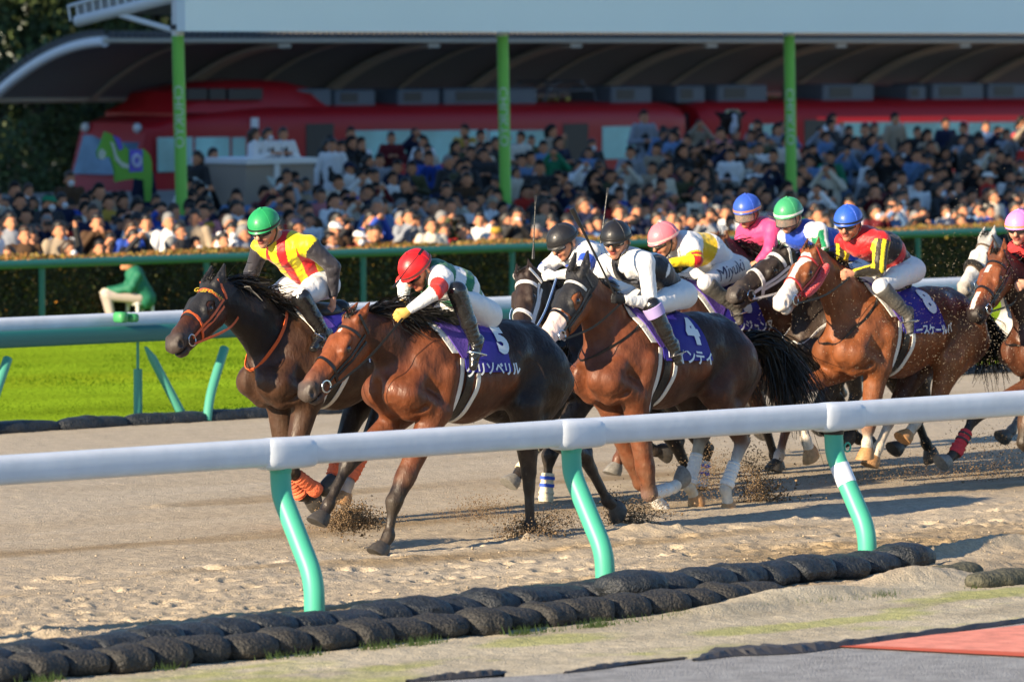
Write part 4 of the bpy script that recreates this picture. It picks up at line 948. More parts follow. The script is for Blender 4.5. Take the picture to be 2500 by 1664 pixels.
# curved shelter over the train
Yf, Yb = 89.7, 93.6; zf = PY(255,96,Yf)[2]; zbk = PY(60,240,Yb)[2]; xs_ = PY(255,96,Yf)[0]
def arcp(t):  # 0 front edge (high) .. 1 back edge (low)
    a = t*math.pi/2; return Yf+(Yb-Yf)*math.sin(a), zbk+(zf-zbk)*math.cos(a)
def arcq(t):
    return Yf+(Yb-Yf)*t, zbk+(zf-zbk)*(1-t**1.9)
sh = empty('train_shelter', (xs_, 92, 0)); tag(sh, 'long dark vaulted shelter roof with tan ribs above the train', 'shelter roof')
mb = MB(); v = []; f = []; K = 14
for X in (xs_, xs_+150):
    for i in range(K+1): y, z = arcq(i/K); v.append((X, y, z))
    for i in range(K+1): y, z = arcq(i/K); v.append((X, y+.02, z+.10))
m0 = 2*(K+1)
for i in range(K): f += [(i, i+1, m0+i+1, m0+i), (K+1+i, m0+K+1+i, m0+K+2+i, K+2+i), (i, K+1+i, K+2+i, i+1), (m0+i, m0+i+1, m0+K+2+i, m0+K+1+i)]
f += [(0, m0, m0+K+1, K+1), (K, 2*K+1, m0+2*K+1, m0+K)]
mb.add(v, f); mb.build('roof_skin', [mat('roof_skin', (.26,.27,.275), rough=.8, bump=.2, bscale=2)], sh)
for i_ in range(18):
    X = xs_+.02+i_*2.15; big = i_ % 2 == 0; first = i_ == 0
    r_ = .16 if big else .07; pts = [(X+(0 if first else .6), arcq(t)[0], arcq(t)[1]-r_*.6) for t in np.linspace(0, 1, 16)]
    mb = MB(); nn = [(0,0,-1)]*16
    if first: mb.tube([(X, arcq(t)[0], arcq(t)[1]-.05) for t in np.linspace(0, 1, 18)], [.11]*18, 10); mb.build('end_rib', [CWH], sh)
    else: mb.ribbon(pts, nn, .34 if big else .12, r_*.5); mb.build('rib', [mat('rib_tan', (.62,.56,.44), rough=.7)], sh, False)
mb = MB(); mb.tube([(xs_-.02,Yb+.05,zbk-.04),(xs_+150,Yb+.05,zbk-.04)], .06, 8); mb.tube([(xs_-.02,Yf-.03,zf-.03),(xs_+150,Yf-.03,zf-.03)], .05, 8); mb.build('edge_tube', [mat('rib_tan')], sh)
mb = MB()
for i in range(500):
    X = xs_+.1+i*.17
    if X < xs_+75: mb.box((X,Yf-.12,zf+.04),(X+.06,Yf+.02,zf+.17))
for i in range(24): t = i/24; y, z = arcq(t); mb.box((xs_-.10,y,z+.09),(xs_+.02,y+.06,z+.19))
tag(mb.build('joist_ends', [mat('joist', (.1,.1,.1), rough=.7)], sh, False), kind='stuff')
for X in [xs_+4+k_*8.6 for k_ in range(9)]:
    mb = MB(); mb.tube([(X,Yb-.2,-1.35),(X,Yb-.2,zbk)], .09, 10); mb.build('post', [mat('rib_tan')], sh)
# red train
TY0, TW = 90.2, 2.75
TRED = mat('train_red', (.43,.010,.016), rough=.42, spec=.35, coat=0); TRD2 = mat('train_dark_red', (.13,.008,.01), rough=.4); TGL = mat('train_glass', (.22,.6,.6), rough=.2, spec=.7, var=.35, vscale=.7); TDK = mat('train_dark', (.02,.025,.03), rough=.4); TGR = mat('train_roof_grey', (.12,.15,.175), rough=.6)
tx_ = lambda a: PY(a, 300, TY0)[0]; tz_ = lambda b, a=1200: PY(a, b, TY0)[2]
zr, zbot, zwt, zwb = tz_(256), -1.15, tz_(318), tz_(398)
tr = empty('red_train', (tx_(900), 91.6, -1.3)); tag(tr, 'red express train with a raised driver dome parked behind the crowd', 'train')
def carbody(mb, x0, x1, nose=None):
    # cross-section: side, rounded shoulder, roof
    sec = [(0,zbot),(0,zwb),(0,zwt),(.0,zr-.38),(.05,zr-.2),(.2,zr-.05),(.5,zr+.02),(TW/2,zr+.06),(TW-.5,zr+.02),(TW-.2,zr-.05),(TW-.05,zr-.2),(TW,zr-.38),(TW,zbot)]
    st = [(x0,0,1)] if nose is None else nose; v = []; f = []; k = len(sec)
    stations = ([(x0, None), (x0+.25, None)] if nose is None else nose)+[(x1-.5, None), (x1, 'e')]
    for (X, md) in stations:
        for (y, z) in sec:
            if callable(md): yy, zz, xx = md(y, z); v.append((X+xx, TY0+yy, zz))
            elif md == 'e' or (nose is None and X == x0): v.append((X, TY0+TW/2+(y-TW/2)*.93, z if z < zr-.3 else z-.08))
            else: v.append((X, TY0+y, z))
    for i in range(len(stations)-1):
        for q in range(k-1): f.append((i*k+q, (i+1)*k+q, (i+1)*k+q+1, i*k+q+1))
    f.append(tuple(range(k-1,-1,-1))[::-1]); f.append(tuple((len(stations)-1)*k+q for q in range(k-1,-1,-1))); mb.add(v, f)
xn = tx_(377); zhl = tz_(318, 377)
def nosef(sl, hh, wd):
    def g(y, z): 
        z2 = min(z, zr-hh) if z > zr-hh-.25 else z
        z2 = z if z < zr-hh-.15 else zr-hh-.15+(z-(zr-hh-.15))*.35
        return TW/2+(y-TW/2)*wd, z2, -sl*max(0, (zwt-z2))
    return g
nose = [(xn, nosef(.30, .36, .80)), (xn+.25, nosef(.26, .33, .93)), (tx_(430), nosef(0, .16, 1)), (tx_(520), nosef(0, .06, 1)), (tx_(680), None)]
c1e = tx_(1680); c2s = tx_(1716)
mb = MB(); carbody(mb, xn, c1e, nose); mb.build('leading_car_body', [TRED], tr)
mb = MB(); carbody(mb, c2s, tx_(2500)+14); mb.build('second_car_body', [TRED], tr)
mb = MB(); mb.box((c1e-.02,TY0+.45,zbot+.3),(c2s+.02,TY0+TW-.45,zr-.25)); mb.build('gangway', [TDK], tr, False)
# driver dome
zd = tz_(203, 600); mb = MB(); v = []; f = []
dst = [(tx_(362),zr-.3,.15),(tx_(385),zd-.22,.42),(tx_(470),zd-.03,.45),(tx_(560),zd+.02,.45),(tx_(660),zd,.45),(tx_(712),zd-.12,.43),(tx_(752),zr-.02,.35)]
for (X, zt__, inn) in dst:
    X = X+1.0
    for (y, z) in ((inn-.1,zr-.12),(inn,zt__-.2),(inn+.2,zt__),(TW/2,zt__+.05),(TW-inn-.2,zt__),(TW-inn,zt__-.2),(TW-inn+.1,zr-.12)): v.append((X, TY0+y, max(z, zr-.35)))
for i in range(len(dst)-1):
    for q in range(6): f.append((i*7+q, (i+1)*7+q, (i+1)*7+q+1, i*7+q+1))
f.append(tuple(range(7))); f.append(tuple(6*7+q for q in range(6,-1,-1))); mb.add(v, f); dome = mb.build('driver_dome', [TRED], tr)
def pane(a0, a1, b0, b1, mt=TGL, nm='window', par=tr, dy=-.015, Y=None, th=.03):
    x0, x1 = tx_(a0), tx_(a1); z1, z0 = tz_(b0, (a0+a1)/2), tz_(b1, (a0+a1)/2); Y = TY0 if Y is None else Y; m_ = MB(); m_.box((x0,Y+dy,z0),(x1,Y+dy+th,z1),.01); return m_.build(nm, [mt], par, False)
for a0, a1 in ((455,505),(510,550),(556,640)): pane(a0+25, a1+25, 216, 245, TDK, 'window', dome, .36-.05, None, .12)
for a0, a1, b0, b1 in ((384,470,335,420),(476,560,335,420),(566,600,335,420),(618,650,335,415),(853,1010,318,398),(1014,1190,318,398),(1194,1352,318,398),(1470,1600,308,388),(1830,1914,303,370),(2056,2200,298,380),(2204,2360,298,380),(2364,2500,298,380),(2504,2700,298,380)):
    w_ = pane(a0, a1, b0, b1)
for a0, a1 in ((746,815),(1374,1436),(1963,2026)): pane(a0, a1, 302 if a0 < 1900 else 292, 440, TDK, 'door')
pane(1631,1650,312,372,TDK,'slit_window')
# windscreen on the sloping nose
mb = MB(); hw_ = (.36, TW-.36); zt1, zb1 = zwt-.03, zwb-.12
vv = [(xn-.36*max(0,zwt-zt1)-.03, TY0+hw_[0]+.05, zt1), (xn-.36*max(0,zwt-zt1)-.03, TY0+hw_[1]-.05, zt1), (xn-.36*(zwt-zb1)-.03, TY0+hw_[1]-.05, zb1), (xn-.36*(zwt-zb1)-.03, TY0+hw_[0]+.05, zb1)]
mb.add(vv+[(p[0]+.02,p[1],p[2]) for p in vv], [(0,1,2,3),(7,6,5,4),(0,4,5,1),(1,5,6,2),(2,6,7,3),(3,7,4,0)]); mb.build('windscreen', [mat('windscreen', (.12,.23,.34), rough=.15, spec=.7, var=.4, vscale=1.2)], tr, False)
for (y) in (.5, TW-.5):
    mb = MB(); mb.sphere((xn-.06, TY0+y, zwt+.14), (.06,.13,.11), 12, 8); mb.build('headlight', [mat('lamp_glass', (.6,.62,.64), rough=.2, spec=.8)], tr)
mb = MB(); z_ = tz_(380,640); mb.box((tx_(612),TY0-.02,tz_(315,620)),(tx_(630),TY0+.0,tz_(288,620))); mb.build('car_emblem', [CWH], tr, False)
for k_, (a0, a1, b0, b1) in enumerate(((740,848,218,248),(856,955,220,250),(1010,1112,218,250),(1122,1350,216,248),(1530,1630,212,246),(1690,1760,210,242),(1790,1912,208,242),(2047,2172,206,240),(2255,2300,210,236),(2315,2440,204,238),(2450,2560,204,238))):
    x0, x1 = tx_(a0), tx_(a1); m_ = MB(); m_.box((x0,TY0+.5,zr-.02),(x1,TY0+1.9,tz_(b0,(a0+a1)/2)),.04); u = m_.build('roof_unit', [TGR], tr, False)
    m_ = MB(); m_.box((x0+(x1-x0)*.12,TY0+.49,zr+.08),(x0+(x1-x0)*.55,TY0+.52,tz_(b0,(a0+a1)/2)-.07)); m_.build('grille', [TDK], u, False)
mb = MB(); c0 = tx_(1380); c1 = tx_(1500); zz0 = zr+.05; zt2 = tz_(200,1440)
for y in (TY0+.7, TY0+1.9):
    mb.tube([(c0,y,zz0),(c0+.15,y,zz0+.25),(c1,y,zz0+.25),(c1+.1,y,zz0)], .025, 6); mb.tube([(c0+.1,y,zz0+.25),((c0+c1)/2-.3,y,zt2)], .02, 6); mb.tube([(c1-.1,y,zz0+.25),((c0+c1)/2+.3,y,zt2)], .02, 6)
mb.tube([((c0+c1)/2-.35,TY0+.6,zt2),((c0+c1)/2-.35,TY0+2,zt2)], .025, 6); mb.tube([((c0+c1)/2+.35,TY0+.6,zt2),((c0+c1)/2+.35,TY0+2,zt2)], .025, 6); mb.build('pantograph', [TGR], tr)
for a0 in (850, 1200, 1600, 2150, 2450):
    mb = MB(); x0 = tx_(a0)
    for yy in (TY0+.3, TY0+2.3):
        mb.tube([(x0,yy,-1.0),(x0,yy+.15,-1.0)], .38, 20); mb.tube([(x0+1.6,yy,-1.0),(x0+1.6,yy+.15,-1.0)], .38, 20)
    mb.build('bogie', [TDK], tr)
# dark trees at the left
def leafmass(cs, n, sz, cols, seed):
    r = np.random.default_rng(seed); V = []; C = []
    per = n//len(cs)
    for (c, rad) in cs:
        d = r.normal(size=(per,3)); d /= np.linalg.norm(d,axis=1,keepdims=True); rr = r.uniform(.35,1,(per,1))**.5; p = np.array(c)+d*rr*np.array(rad); s_ = r.uniform(.6,1.3,(per,1))*sz
        u = r.normal(size=(per,3)); u /= np.linalg.norm(u,axis=1,keepdims=True); v = np.cross(u, r.normal(size=(per,3))); v /= np.linalg.norm(v,axis=1,keepdims=True)
        V.append(np.stack([p-u*s_, p+v*s_*.6, p+u*s_, p-v*s_*.6],1).reshape(-1,3)); C.append(np.repeat(np.array(cols)[r.integers(0,len(cols),per)]*r.uniform(.6,1.3,(per,1)),4,0))
    V = np.concatenate(V); return V, np.arange(len(V)).reshape(-1,4), np.concatenate(C)
LC = [(.06,.09,.03),(.08,.12,.035),(.04,.06,.02)]
for k_, (a, Y, h_, lb) in enumerate(((-60,99,9,'dark broadleaf tree cut off by the left edge behind the shelter'),(90,97,8,'dark tree just above the curved end of the shelter roof'),(230,101,10,'tall dark tree beside the white canopy truss'),(370,98,8,'dark tree between the canopy truss and leftmost column'))):
    X = PY(a, 300, Y)[0]; t = empty('broadleaf_tree', (X, Y, -1.35)); tag(t, lb, 'tree', 'dark trees behind the shelter')
    mb = MB(); mb.tube([(X,Y,-1.4),(X+.1,Y,1.5),(X-.1,Y,4),(X,Y,6)], [.28,.2,.14,.06], 10)
    for q in range(6): an_ = q*1.1; mb.tube([(X,Y,1.2+q*.6),(X+1.1*math.cos(an_),Y+1.1*math.sin(an_),2.4+q*.7),(X+1.8*math.cos(an_),Y+1.8*math.sin(an_),3.2+q*.7)], [.09,.06,.02], 6)
    mb.build('trunk', [mat('bark', (.045,.035,.025), rough=.9, bump=.6, bscale=12)], t)
    cs = [((X+rng.normal(0,1.1), Y+rng.normal(0,1.0), z), (rng.uniform(.9,1.5), 1.2, rng.uniform(.6,1.1))) for z in np.linspace(1.6, h_-1, 16)]
    V_, F_, Cc = leafmass(cs, 9000, .10, LC, 300+k_); pydata('crown', V_, F_, [mat('leaf')], t, False, col=Cc)
for k_, (a, Y, r_, lb) in enumerate(((10,92,1.2,'round dark shrub at the left edge above the crowd'),(120,95,1.3,'dark shrub left of the train nose'),(215,96,1.4,'dark shrub right behind the train nose'),(330,97,1.5,'dark shrub under the shelter edge behind the train nose'))):
    X = PY(a, 400, Y)[0]; t = empty('shrub', (X, Y, -1.35)); tag(t, lb, 'shrub', 'dark shrubs behind the train nose'); V_, F_, Cc = leafmass([((X,Y,0.3),(r_,r_,1.9)),((X+.5,Y,-.3),(r_,r_,1.4))], 5000, .07, LC, 330+k_); pydata('foliage', V_, F_, [mat('leaf')], t, False, col=Cc)
    mb = MB(); mb.tube([(X,Y,-1.4),(X,Y,.6)], [.1,.04], 8); mb.build('stem', [mat('bark')], t)
# far tree belt behind everything, so no gap shows under the roofs
V_, F_, Cc = leafmass([((x_, 112+rng.normal(0,1), rng.uniform(0,7)), (3,2,2.6)) for x_ in np.arange(70, 150, 1.6)], 40000, .2, LC, 377)
tag(pydata('tree_belt', V_, F_, [mat('leaf')], None, False, col=Cc), 'dark mass of trees behind the train and shelter', 'trees', kind='stuff')
# green horse cut-out board, stage, banners
def board(name, px, Y, th, mt, parent, dy=0):
    P = [PY(a, b, Y) for a, b in px]; n = len(P); v = [(p[0],Y+dy,p[2]) for p in P]+[(p[0],Y+dy+th,p[2]) for p in P]; m_ = MB()
    m_.add(v, [tuple(range(n)), tuple(range(2*n-1,n-1,-1))]+[(i,n+i,n+(i+1)%n,(i+1)%n) for i in range(n)]); return m_.build(name, mt, parent, False)
hb = empty('horse_standee', tuple(PY(310,480,68.5)[:2])+(gz(68.5),)); tag(hb, 'green horse-shaped cut-out board wearing a purple number cloth', 'standee')
gm_ = mat('standee_green', (.13,.42,.04), rough=.6)
board('horse_board', [(241,385),(239,370),(250,345),(258,322),(266,325),(275,330),(292,340),(306,358),(316,366),(352,364),(366,378),(371,398),(372,440),(368,492),(358,492),(354,440),(330,436),(300,440),(284,444),(281,415),(272,385),(262,382),(252,389)], 68.5, .05, [gm_], hb)
board('mane', [(275,330),(292,338),(301,362),(290,368),(282,348)], 68.5, .01, [mat('standee_purple', (.12,.1,.62), rough=.6)], hb, -.012)
nc_ = board('number_cloth', [(315,365),(347,365),(347,418),(315,420)], 68.5, .01, [mat('standee_purple')], hb, -.014)
P_ = PY(331,392,68.5); m_ = MB(); m_.tube([(P_[0]+.075*math.cos(t),68.5-.022,P_[2]+.085*math.sin(t)) for t in np.linspace(0,6.28,20)], .035, 6, cap=False); m_.build('flower_emblem', [mat('emblem_white', (.45,.5,.75), rough=.6)], nc_)
board('muzzle', [(241,385),(239,372),(247,362),(258,372),(254,388),(246,390)], 68.5, .01, [mat('standee_white', (.5,.6,.55), rough=.6)], hb, -.012)
board('breast_band', [(268,345),(273,360),(280,390),(296,408),(314,412),(314,402),(296,395),(284,378),(277,350)], 68.5, .01, [mat('standee_white')], hb, -.012)
sg = empty('stage', (PY(680,400,69.5)[0], 69.5, gz(69.5))); tag(sg, 'beige and white stage box under the people in white shirts', 'stage')
x0, x1 = PY(600,400,69.3)[0], PY(767,400,69.3)[0]; zt3 = PY(680,386,69.3)[2]; mb = MB(); mb.box((x0,69.3,gz(69.3)-.05),(x1,70.6,zt3-.1)); mb.build('side_panel', [mat('stage_beige', (.36,.3,.25), rough=.8)], sg, False)
mb = MB(); mb.box((x0-.03,69.24,zt3-.098),(x1+.03,70.7,zt3),.01); mb.box((x0+.6,69.26,gz(69.3)),(x0+.7,69.298,zt3-.1)); mb.build('white_trim', [CWH], sg, False)
for lb, px_ in (('white banner slanting down just right of the leftmost green column', [(473,433),(478,432),(528,470),(512,489),(480,462)]),('white banner slanting down in front of the beige stage', [(652,430),(664,432),(702,458),(704,478),(690,476),(658,446)])):
    b_ = empty('banner', tuple(PY(px_[0][0], px_[0][1], 66.0))); tag(b_, lb, 'banner', 'white banners in the crowd'); board('cloth', px_, 66.0, .01, [mat('banner_white', (.45,.55,.58), rough=.7)], b_)
# ------------------------------------------------------------------ the field of horses and their riders
def LG(fr, sd, p, **k): return dict(front=fr, side=sd, p=p, **k)
ORANGE = mat('orange_strap', (.75,.13,.03), rough=.5, bump=.2, bscale=60)
WHITEST = mat('white_strap', (.75,.75,.74), rough=.5, bump=.2, bscale=50)
BLUEST = mat('blue_strap', (.04,.1,.5), rough=.5)
REDST = mat('red_strap', (.5,.04,.04), rough=.5)
PURP = mat('purple_felt', (.095,.05,.33), rough=.75, bump=.3, bscale=60, var=.08)
NAVY = mat('number_cloth_blue', (.018,.012,.22), rough=.6, bump=.3, bscale=12, detail=3)
PADW = mat('white_pad', (.7,.69,.64), rough=.8, bump=.3, bscale=40, var=.06)
NUMW = mat('cloth_lettering', (.66,.72,.76), rough=.6)
OB = ('orange', (.8,.17,.07)); WB = ('white', (.72,.71,.68)); CB = ('cream', (.72,.64,.45)); BB = ('blue', (.04,.1,.5)); RB = ('red', (.6,.04,.05)); KB = ('grey', (.05,.05,.05))
def tack(hd, number, word, num_u=.46, wsize=.105, girth=True, slant=.12, nsize=.31, word_u=None, word_arc=.53, nrot=0, num_arc=.3, xs=.8, reach=90):
    pad = cloth_patch(hd, 'saddle_pad', lambda v: -.03+.1*v*v, lambda v: .08+.16*v, 62, [PADW], .010, 5, 40)
    cloth_patch(hd, 'purple_pad', lambda v: .02+.13*v*v, lambda v: .16+.12*v-.1*max(0,v-.75)/.25, 70, [PURP], .022, 6, 40)
    nc = cloth_patch(hd, 'number_cloth', lambda v: .15+.03*v, lambda v: .56+slant*v, reach, [NAVY], .016, 12, 48)
    surf_text(hd, 'cloth_number', number, nsize, num_u, num_arc, [NUMW], nc, xs=xs, bold=.018, slant=slant*.9, rot=nrot)
    surf_text(hd, 'cloth_name', word, wsize, word_u or num_u, word_arc, [NUMW], nc, xs=.85, bold=.003, slant=slant*.9)
    T = hd['T']; sd = MB(); sd.sphere(T(.28,0,1.57), (.2,.13,.075), 16, 8); sd.sphere(T(.45,0,1.6), (.08,.1,.06), 12, 6); sd.build('saddle', [LEATHER], hd['root'])
    if girth:
        for u_, w_, mt in ((.17,.035,PADW),(.235,.075,LEATHER),(.30,.035,PADW)):
            P, N = ring_on(hd, T(u_-.02,0,1.2), np.array((-.12,0,-1.)), YV, -115, 115, 40, .006 if mt is PADW else .009, .6); strap(hd, 'girth', P, N, w_, [mt], hd['root'], .006)
def neckring(hd, mt, f=.35, wd=.022, tilt=.0, name='neck_strap', e=None):
    c = hd['nb']*(1-f)+hd['mid']*f; e1 = hd['up']+np.array((tilt,0,0)); P, N = ring_on(hd, c, e1, YV, -178, 178, 56, .007, .55); return strap(hd, name, P, N, wd, [mt], hd['root'], .006, closed=True)
def hood(hd, lo=-.2, hi=.37, jm=.16, eye=.052, name='hood'):
    t, j, l = hd['hc']; m_ = (t > lo) & (t < hi) & (j < jm-.1*np.clip((t-.25)/.12, 0, 1)) & (j > -.1) & (np.abs(l) < .16)
    rel = hd['v']-hd['P0'] if 'P0' in hd else None
    m_ &= ~(((t-.2)**2+(j-.083)**2 < eye**2) & (np.abs(l) > .045))
    return shell(hd, name, m_, .006, [mat('hood_cloth', (.014,.014,.016), rough=.6, bump=.3, bscale=70)], hd['root'])
def fore_text(hd, txt, size, px, xd, mt, parent):
    """lettering wrapped on the hood round a point of the forehead; xd = reading direction"""
    px = list(px)
    while hd['bvh'].ray_cast(Vector(CC.tolist()), Vector(nrm(ray(*px)).tolist()))[0] is None and px[0] < 2600: px[0] += 3
    px[0] += 12; d0 = ray(*px); h0 = hd['bvh'].ray_cast(Vector(CC.tolist()), Vector(nrm(d0).tolist())); P0 = np.array(h0[0]); N = nrm(np.array(h0[1])*.7-nrm(d0)*.5)
    X = nrm(np.array(xd)-N*(np.array(xd)@N)); Yd = np.cross(N, X); Yd = Yd if Yd[2] > 0 else -Yd; V, F_ = textmesh(txt, size, .35); out = []
    for x, y in V:
        o = P0+X*x+Yd*(y-.9*x*x); h_ = hd['bvh'].ray_cast(Vector((o+N*.15).tolist()), Vector((-N).tolist()), .4)
        out.append((np.array(h_[0]) if h_[0] is not None else o)+N*.012)
    return pydata('hood_lettering', out, F_, [mt], parent, False)
RED = (.62,.015,.02); YEL = (.85,.68,.01); GRN = (.005,.16,.06); PINK = (.8,.06,.2); BLK = (.012,.011,.014)
def stripes_post(key, A_, B_, wid, ph=0):
    def f(V, C, ctx, ar):
        for q in 'NF':
            for a, b in ((ar['sh'][q], ar['el'][q]), (ar['el'][q], ar['wr'][q])):
                d = nrm(b-a); perp = nrm(np.cross(d, nrm(ctx['dorsal']+np.array((-.3,-.3,0))))); rel = V-a; t = rel@d
                m_ = (np.abs(C-np.array(key)).sum(1) < 1e-3) & (t > -.02) & (t < np.linalg.norm(b-a)+.02) & (np.linalg.norm(rel-np.outer(t, d), axis=1) < .1)
                st = (np.floor((rel@perp+ph)/wid).astype(int) % 2) == 0; C[m_ & st] = A_; C[m_ & ~st] = B_
        return C
    return f
def bandfn(th, cols):
    def f(V, c):
        t = ((V-c['hip'])@c['sp'])/c['L']; o = np.zeros((len(V),3)); o[:] = cols[0]
        for a, q in zip(th, cols[1:]): o[t > a] = q
        return o
    return f
# --- 1: dark bay with black hood and orange bridle
h1 = make_horse('dark bay horse with a black hood and orange bridle, furthest left', 31.0, (715,748), 0, (508,688), (398,842,-.2), (.05,.022,.011), (.012,.009,.008), [
  LG(True,-1,[(708,1148),(772,1196),(803,1190)], band=(.25,1.05,OB)), LG(True,1,[(698,1155),(733,1206),(770,1220)], band=(.2,1.05,OB)),
  LG(False,-1,[(888,1105),(850,1180),(836,1228)], sock=(.6,.5,.42), hoof='tan', band=(.05,.85,OB)), LG(False,1,[(835,1085),(810,1168),(797,1200)], band=(.05,.9,OB))],
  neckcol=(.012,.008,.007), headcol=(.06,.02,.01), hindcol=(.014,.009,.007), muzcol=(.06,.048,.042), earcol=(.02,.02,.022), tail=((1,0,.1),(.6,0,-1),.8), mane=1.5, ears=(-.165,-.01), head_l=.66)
J1 = make_rider('jockey in a green cap and yellow and red striped silks with black sleeves', h1, dict(head=(645,551,.0), shN=(755,600,-.19), shF=(636,606,.16), elN=(812,652,-.3), elF=(613,668,.25), wrN=(813,722,-.27), wrF=(606,716,.14),
  hip=(768,688,0), knN=(735,725,-.26), knF=(664,722,.26), anN=(792,815,-.3), anF=(740,790,.3), toN=(765,850,-.33), toF=(715,830,.33)), ((-.93,-.3,-.42),(0,0,1)), ('green',(.02,.3,.1)),
  dict(torso=lambda V, c: np.where(((np.floor((((V-c['nk'])@c['sax'])+.35+.035)/.073).astype(int) % 2) == 0)[:, None], YEL, RED), slN=[(2,(.028,.026,.034))], slF=[(2,(.028,.026,.034))], yoke=YEL), skin=(.55,.27,.17), collar=YEL, boot_top=.02)
bridle(h1, ORANGE, .022, hand=J1['wr']['F'], nose=.33, nb_mt=ORANGE); neckring(h1, ORANGE, .5, .026)
hd_ = hood(h1, hi=.36); fore_text(h1, 'Gold Dream', .046, (499,712), CR*1.0+np.array((0,0,-.12)), mat('gold_thread', (.75,.55,.05), rough=.5), hd_)
tack(h1, '7', 'ゴールドドリーム')
# --- 2: bay, number 5
h2 = make_horse('bay horse carrying number 5, head low under the red capped jockey', 29.2, (1030,768), -1.5, (852,772), (704,982,-.04), (.13,.038,.014), (.014,.01,.009), [
  LG(True,-1,[(962,1225),(949,1306),(925,1352)]), LG(True,1,[(850,1130),(803,1228),(778,1278)]),
  LG(False,-1,[(1291,1150),(1294,1283),(1292,1325)], mid=(.09,.03,.012)), LG(False,1,[(1428,1115),(1482,1220),(1512,1247)])],
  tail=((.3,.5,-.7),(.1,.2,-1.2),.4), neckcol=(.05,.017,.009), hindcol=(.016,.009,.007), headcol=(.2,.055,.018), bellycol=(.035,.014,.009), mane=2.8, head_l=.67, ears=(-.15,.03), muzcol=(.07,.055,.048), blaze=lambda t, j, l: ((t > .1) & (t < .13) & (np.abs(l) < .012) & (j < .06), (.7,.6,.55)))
J2 = make_rider('jockey in a red cap bent low in green and white hoops with red armbands', h2, dict(head=(1016,655,.0), shN=(1080,682,-.19), shF=(1030,668,.19), elN=(1062,714,-.3), elF=(985,690,.28), wrN=(998,757,-.22), wrF=(985,735,.18),
  hip=(1160,762,0), knN=(1122,727,-.3), knF=(1060,735,.28), anN=(1162,838,-.35), anF=(1120,840,.34), toN=(1155,895,-.37), toF=(1110,880,.36)), ((-.82,.08,-.72),(0,0,1)), ('red',(.62,.012,.015)),
  dict(torso=bandfn((.2,.36,.53,.68,.86), (WH,GRN,WH,GRN,WH,GRN)), slN=[(.45,WH),(1.0,(.7,.03,.02)),(2,WH)], slF=[(.45,WH),(1.0,(.7,.03,.02)),(2,WH)], yoke=WH), skin=(.5,.2,.11), glove=dict(N=(.72,.42,.1), F=(.72,.42,.1)), collar=GRN, boot_top=-.14, band=('darkred',(.12,.03,.03)))
bridle(h2, LEATHER, .02, hand=J2['wr']['N']); tack(h2, '5', 'クリソベリル', word_u=.40, num_u=.535, wsize=.1, slant=.04, nsize=.28, num_arc=.31)
whip('slim black whip crossing in front of the red cap', PY(960,702,28.98), PY(1033,608,28.98), r0=.009)
# --- 3: near black with white bridle, behind
h3 = make_horse('near black horse with a white bridle, behind the rump of number 5', 31.5, (1400,745), -1, (1272,668), (1252,830,-.3), (.02,.013,.011), (.01,.008,.008), [
  LG(True,-1,[(1341,1112),(1333,1212),(1328,1256)], band=(.42,1.12,CB), stripes=[(.5,.58,BB),(.68,.76,BB)], hoof='grey'), LG(True,1,[(1310,1085),(1270,1150),(1247,1182)], band=(.1,.95,CB), hoof='grey'),
  LG(False,-1,[(1724,1098),(1710,1188),(1702,1228)], band=(.3,1.0,WB), stripes=[(.4,.48,BB),(.6,.68,BB)]), LG(False,1,[(1650,1085),(1700,1190),(1712,1222)])],
  bellycol=(.05,.035,.025), hindcol=(.02,.013,.011), headcol=(.035,.022,.017), tail=((1,0,-.1),(.4,0,-1),.8), head_l=.62, ears=(-.12,0))
J3 = make_rider('jockey in a black cap with head tucked down in blue and white silks', h3, dict(head=(1374,587,.0), shN=(1442,618,-.19), shF=(1372,622,.18), elN=(1415,668,-.28), elF=(1330,660,.24), wrN=(1360,672,-.16), wrF=(1326,660,.12),
  hip=(1530,690,0), knN=(1490,705,-.28), knF=(1440,705,.28), anN=(1540,800,-.33), anF=(1500,790,.33), toN=(1525,840,-.35), toF=(1480,830,.35)), ((-.9,.1,-.5),(0,0,1)), ('black_a',(.016,.016,.018)),
  dict(torso=lambda V, c: np.where((snoise(V, 12, 21) > .35)[:, None], (.02,.08,.5), WH), slN=[(.3,WH),(.65,(.02,.08,.5)),(2,WH)], slF=[(.8,WH),(1.2,(.02,.08,.5)),(2,WH)]), gog='clear', glove=dict(F=(.7,.7,.68), N=(.7,.7,.68)))
bridle(h3, WHITEST, .026, hand=J3['wr']['N'], nose=.37, wide=1.2, rein_mt=mat('pale_blue_rein', (.3,.45,.75), rough=.5)); tack(h3, '2', 'ケイティ')
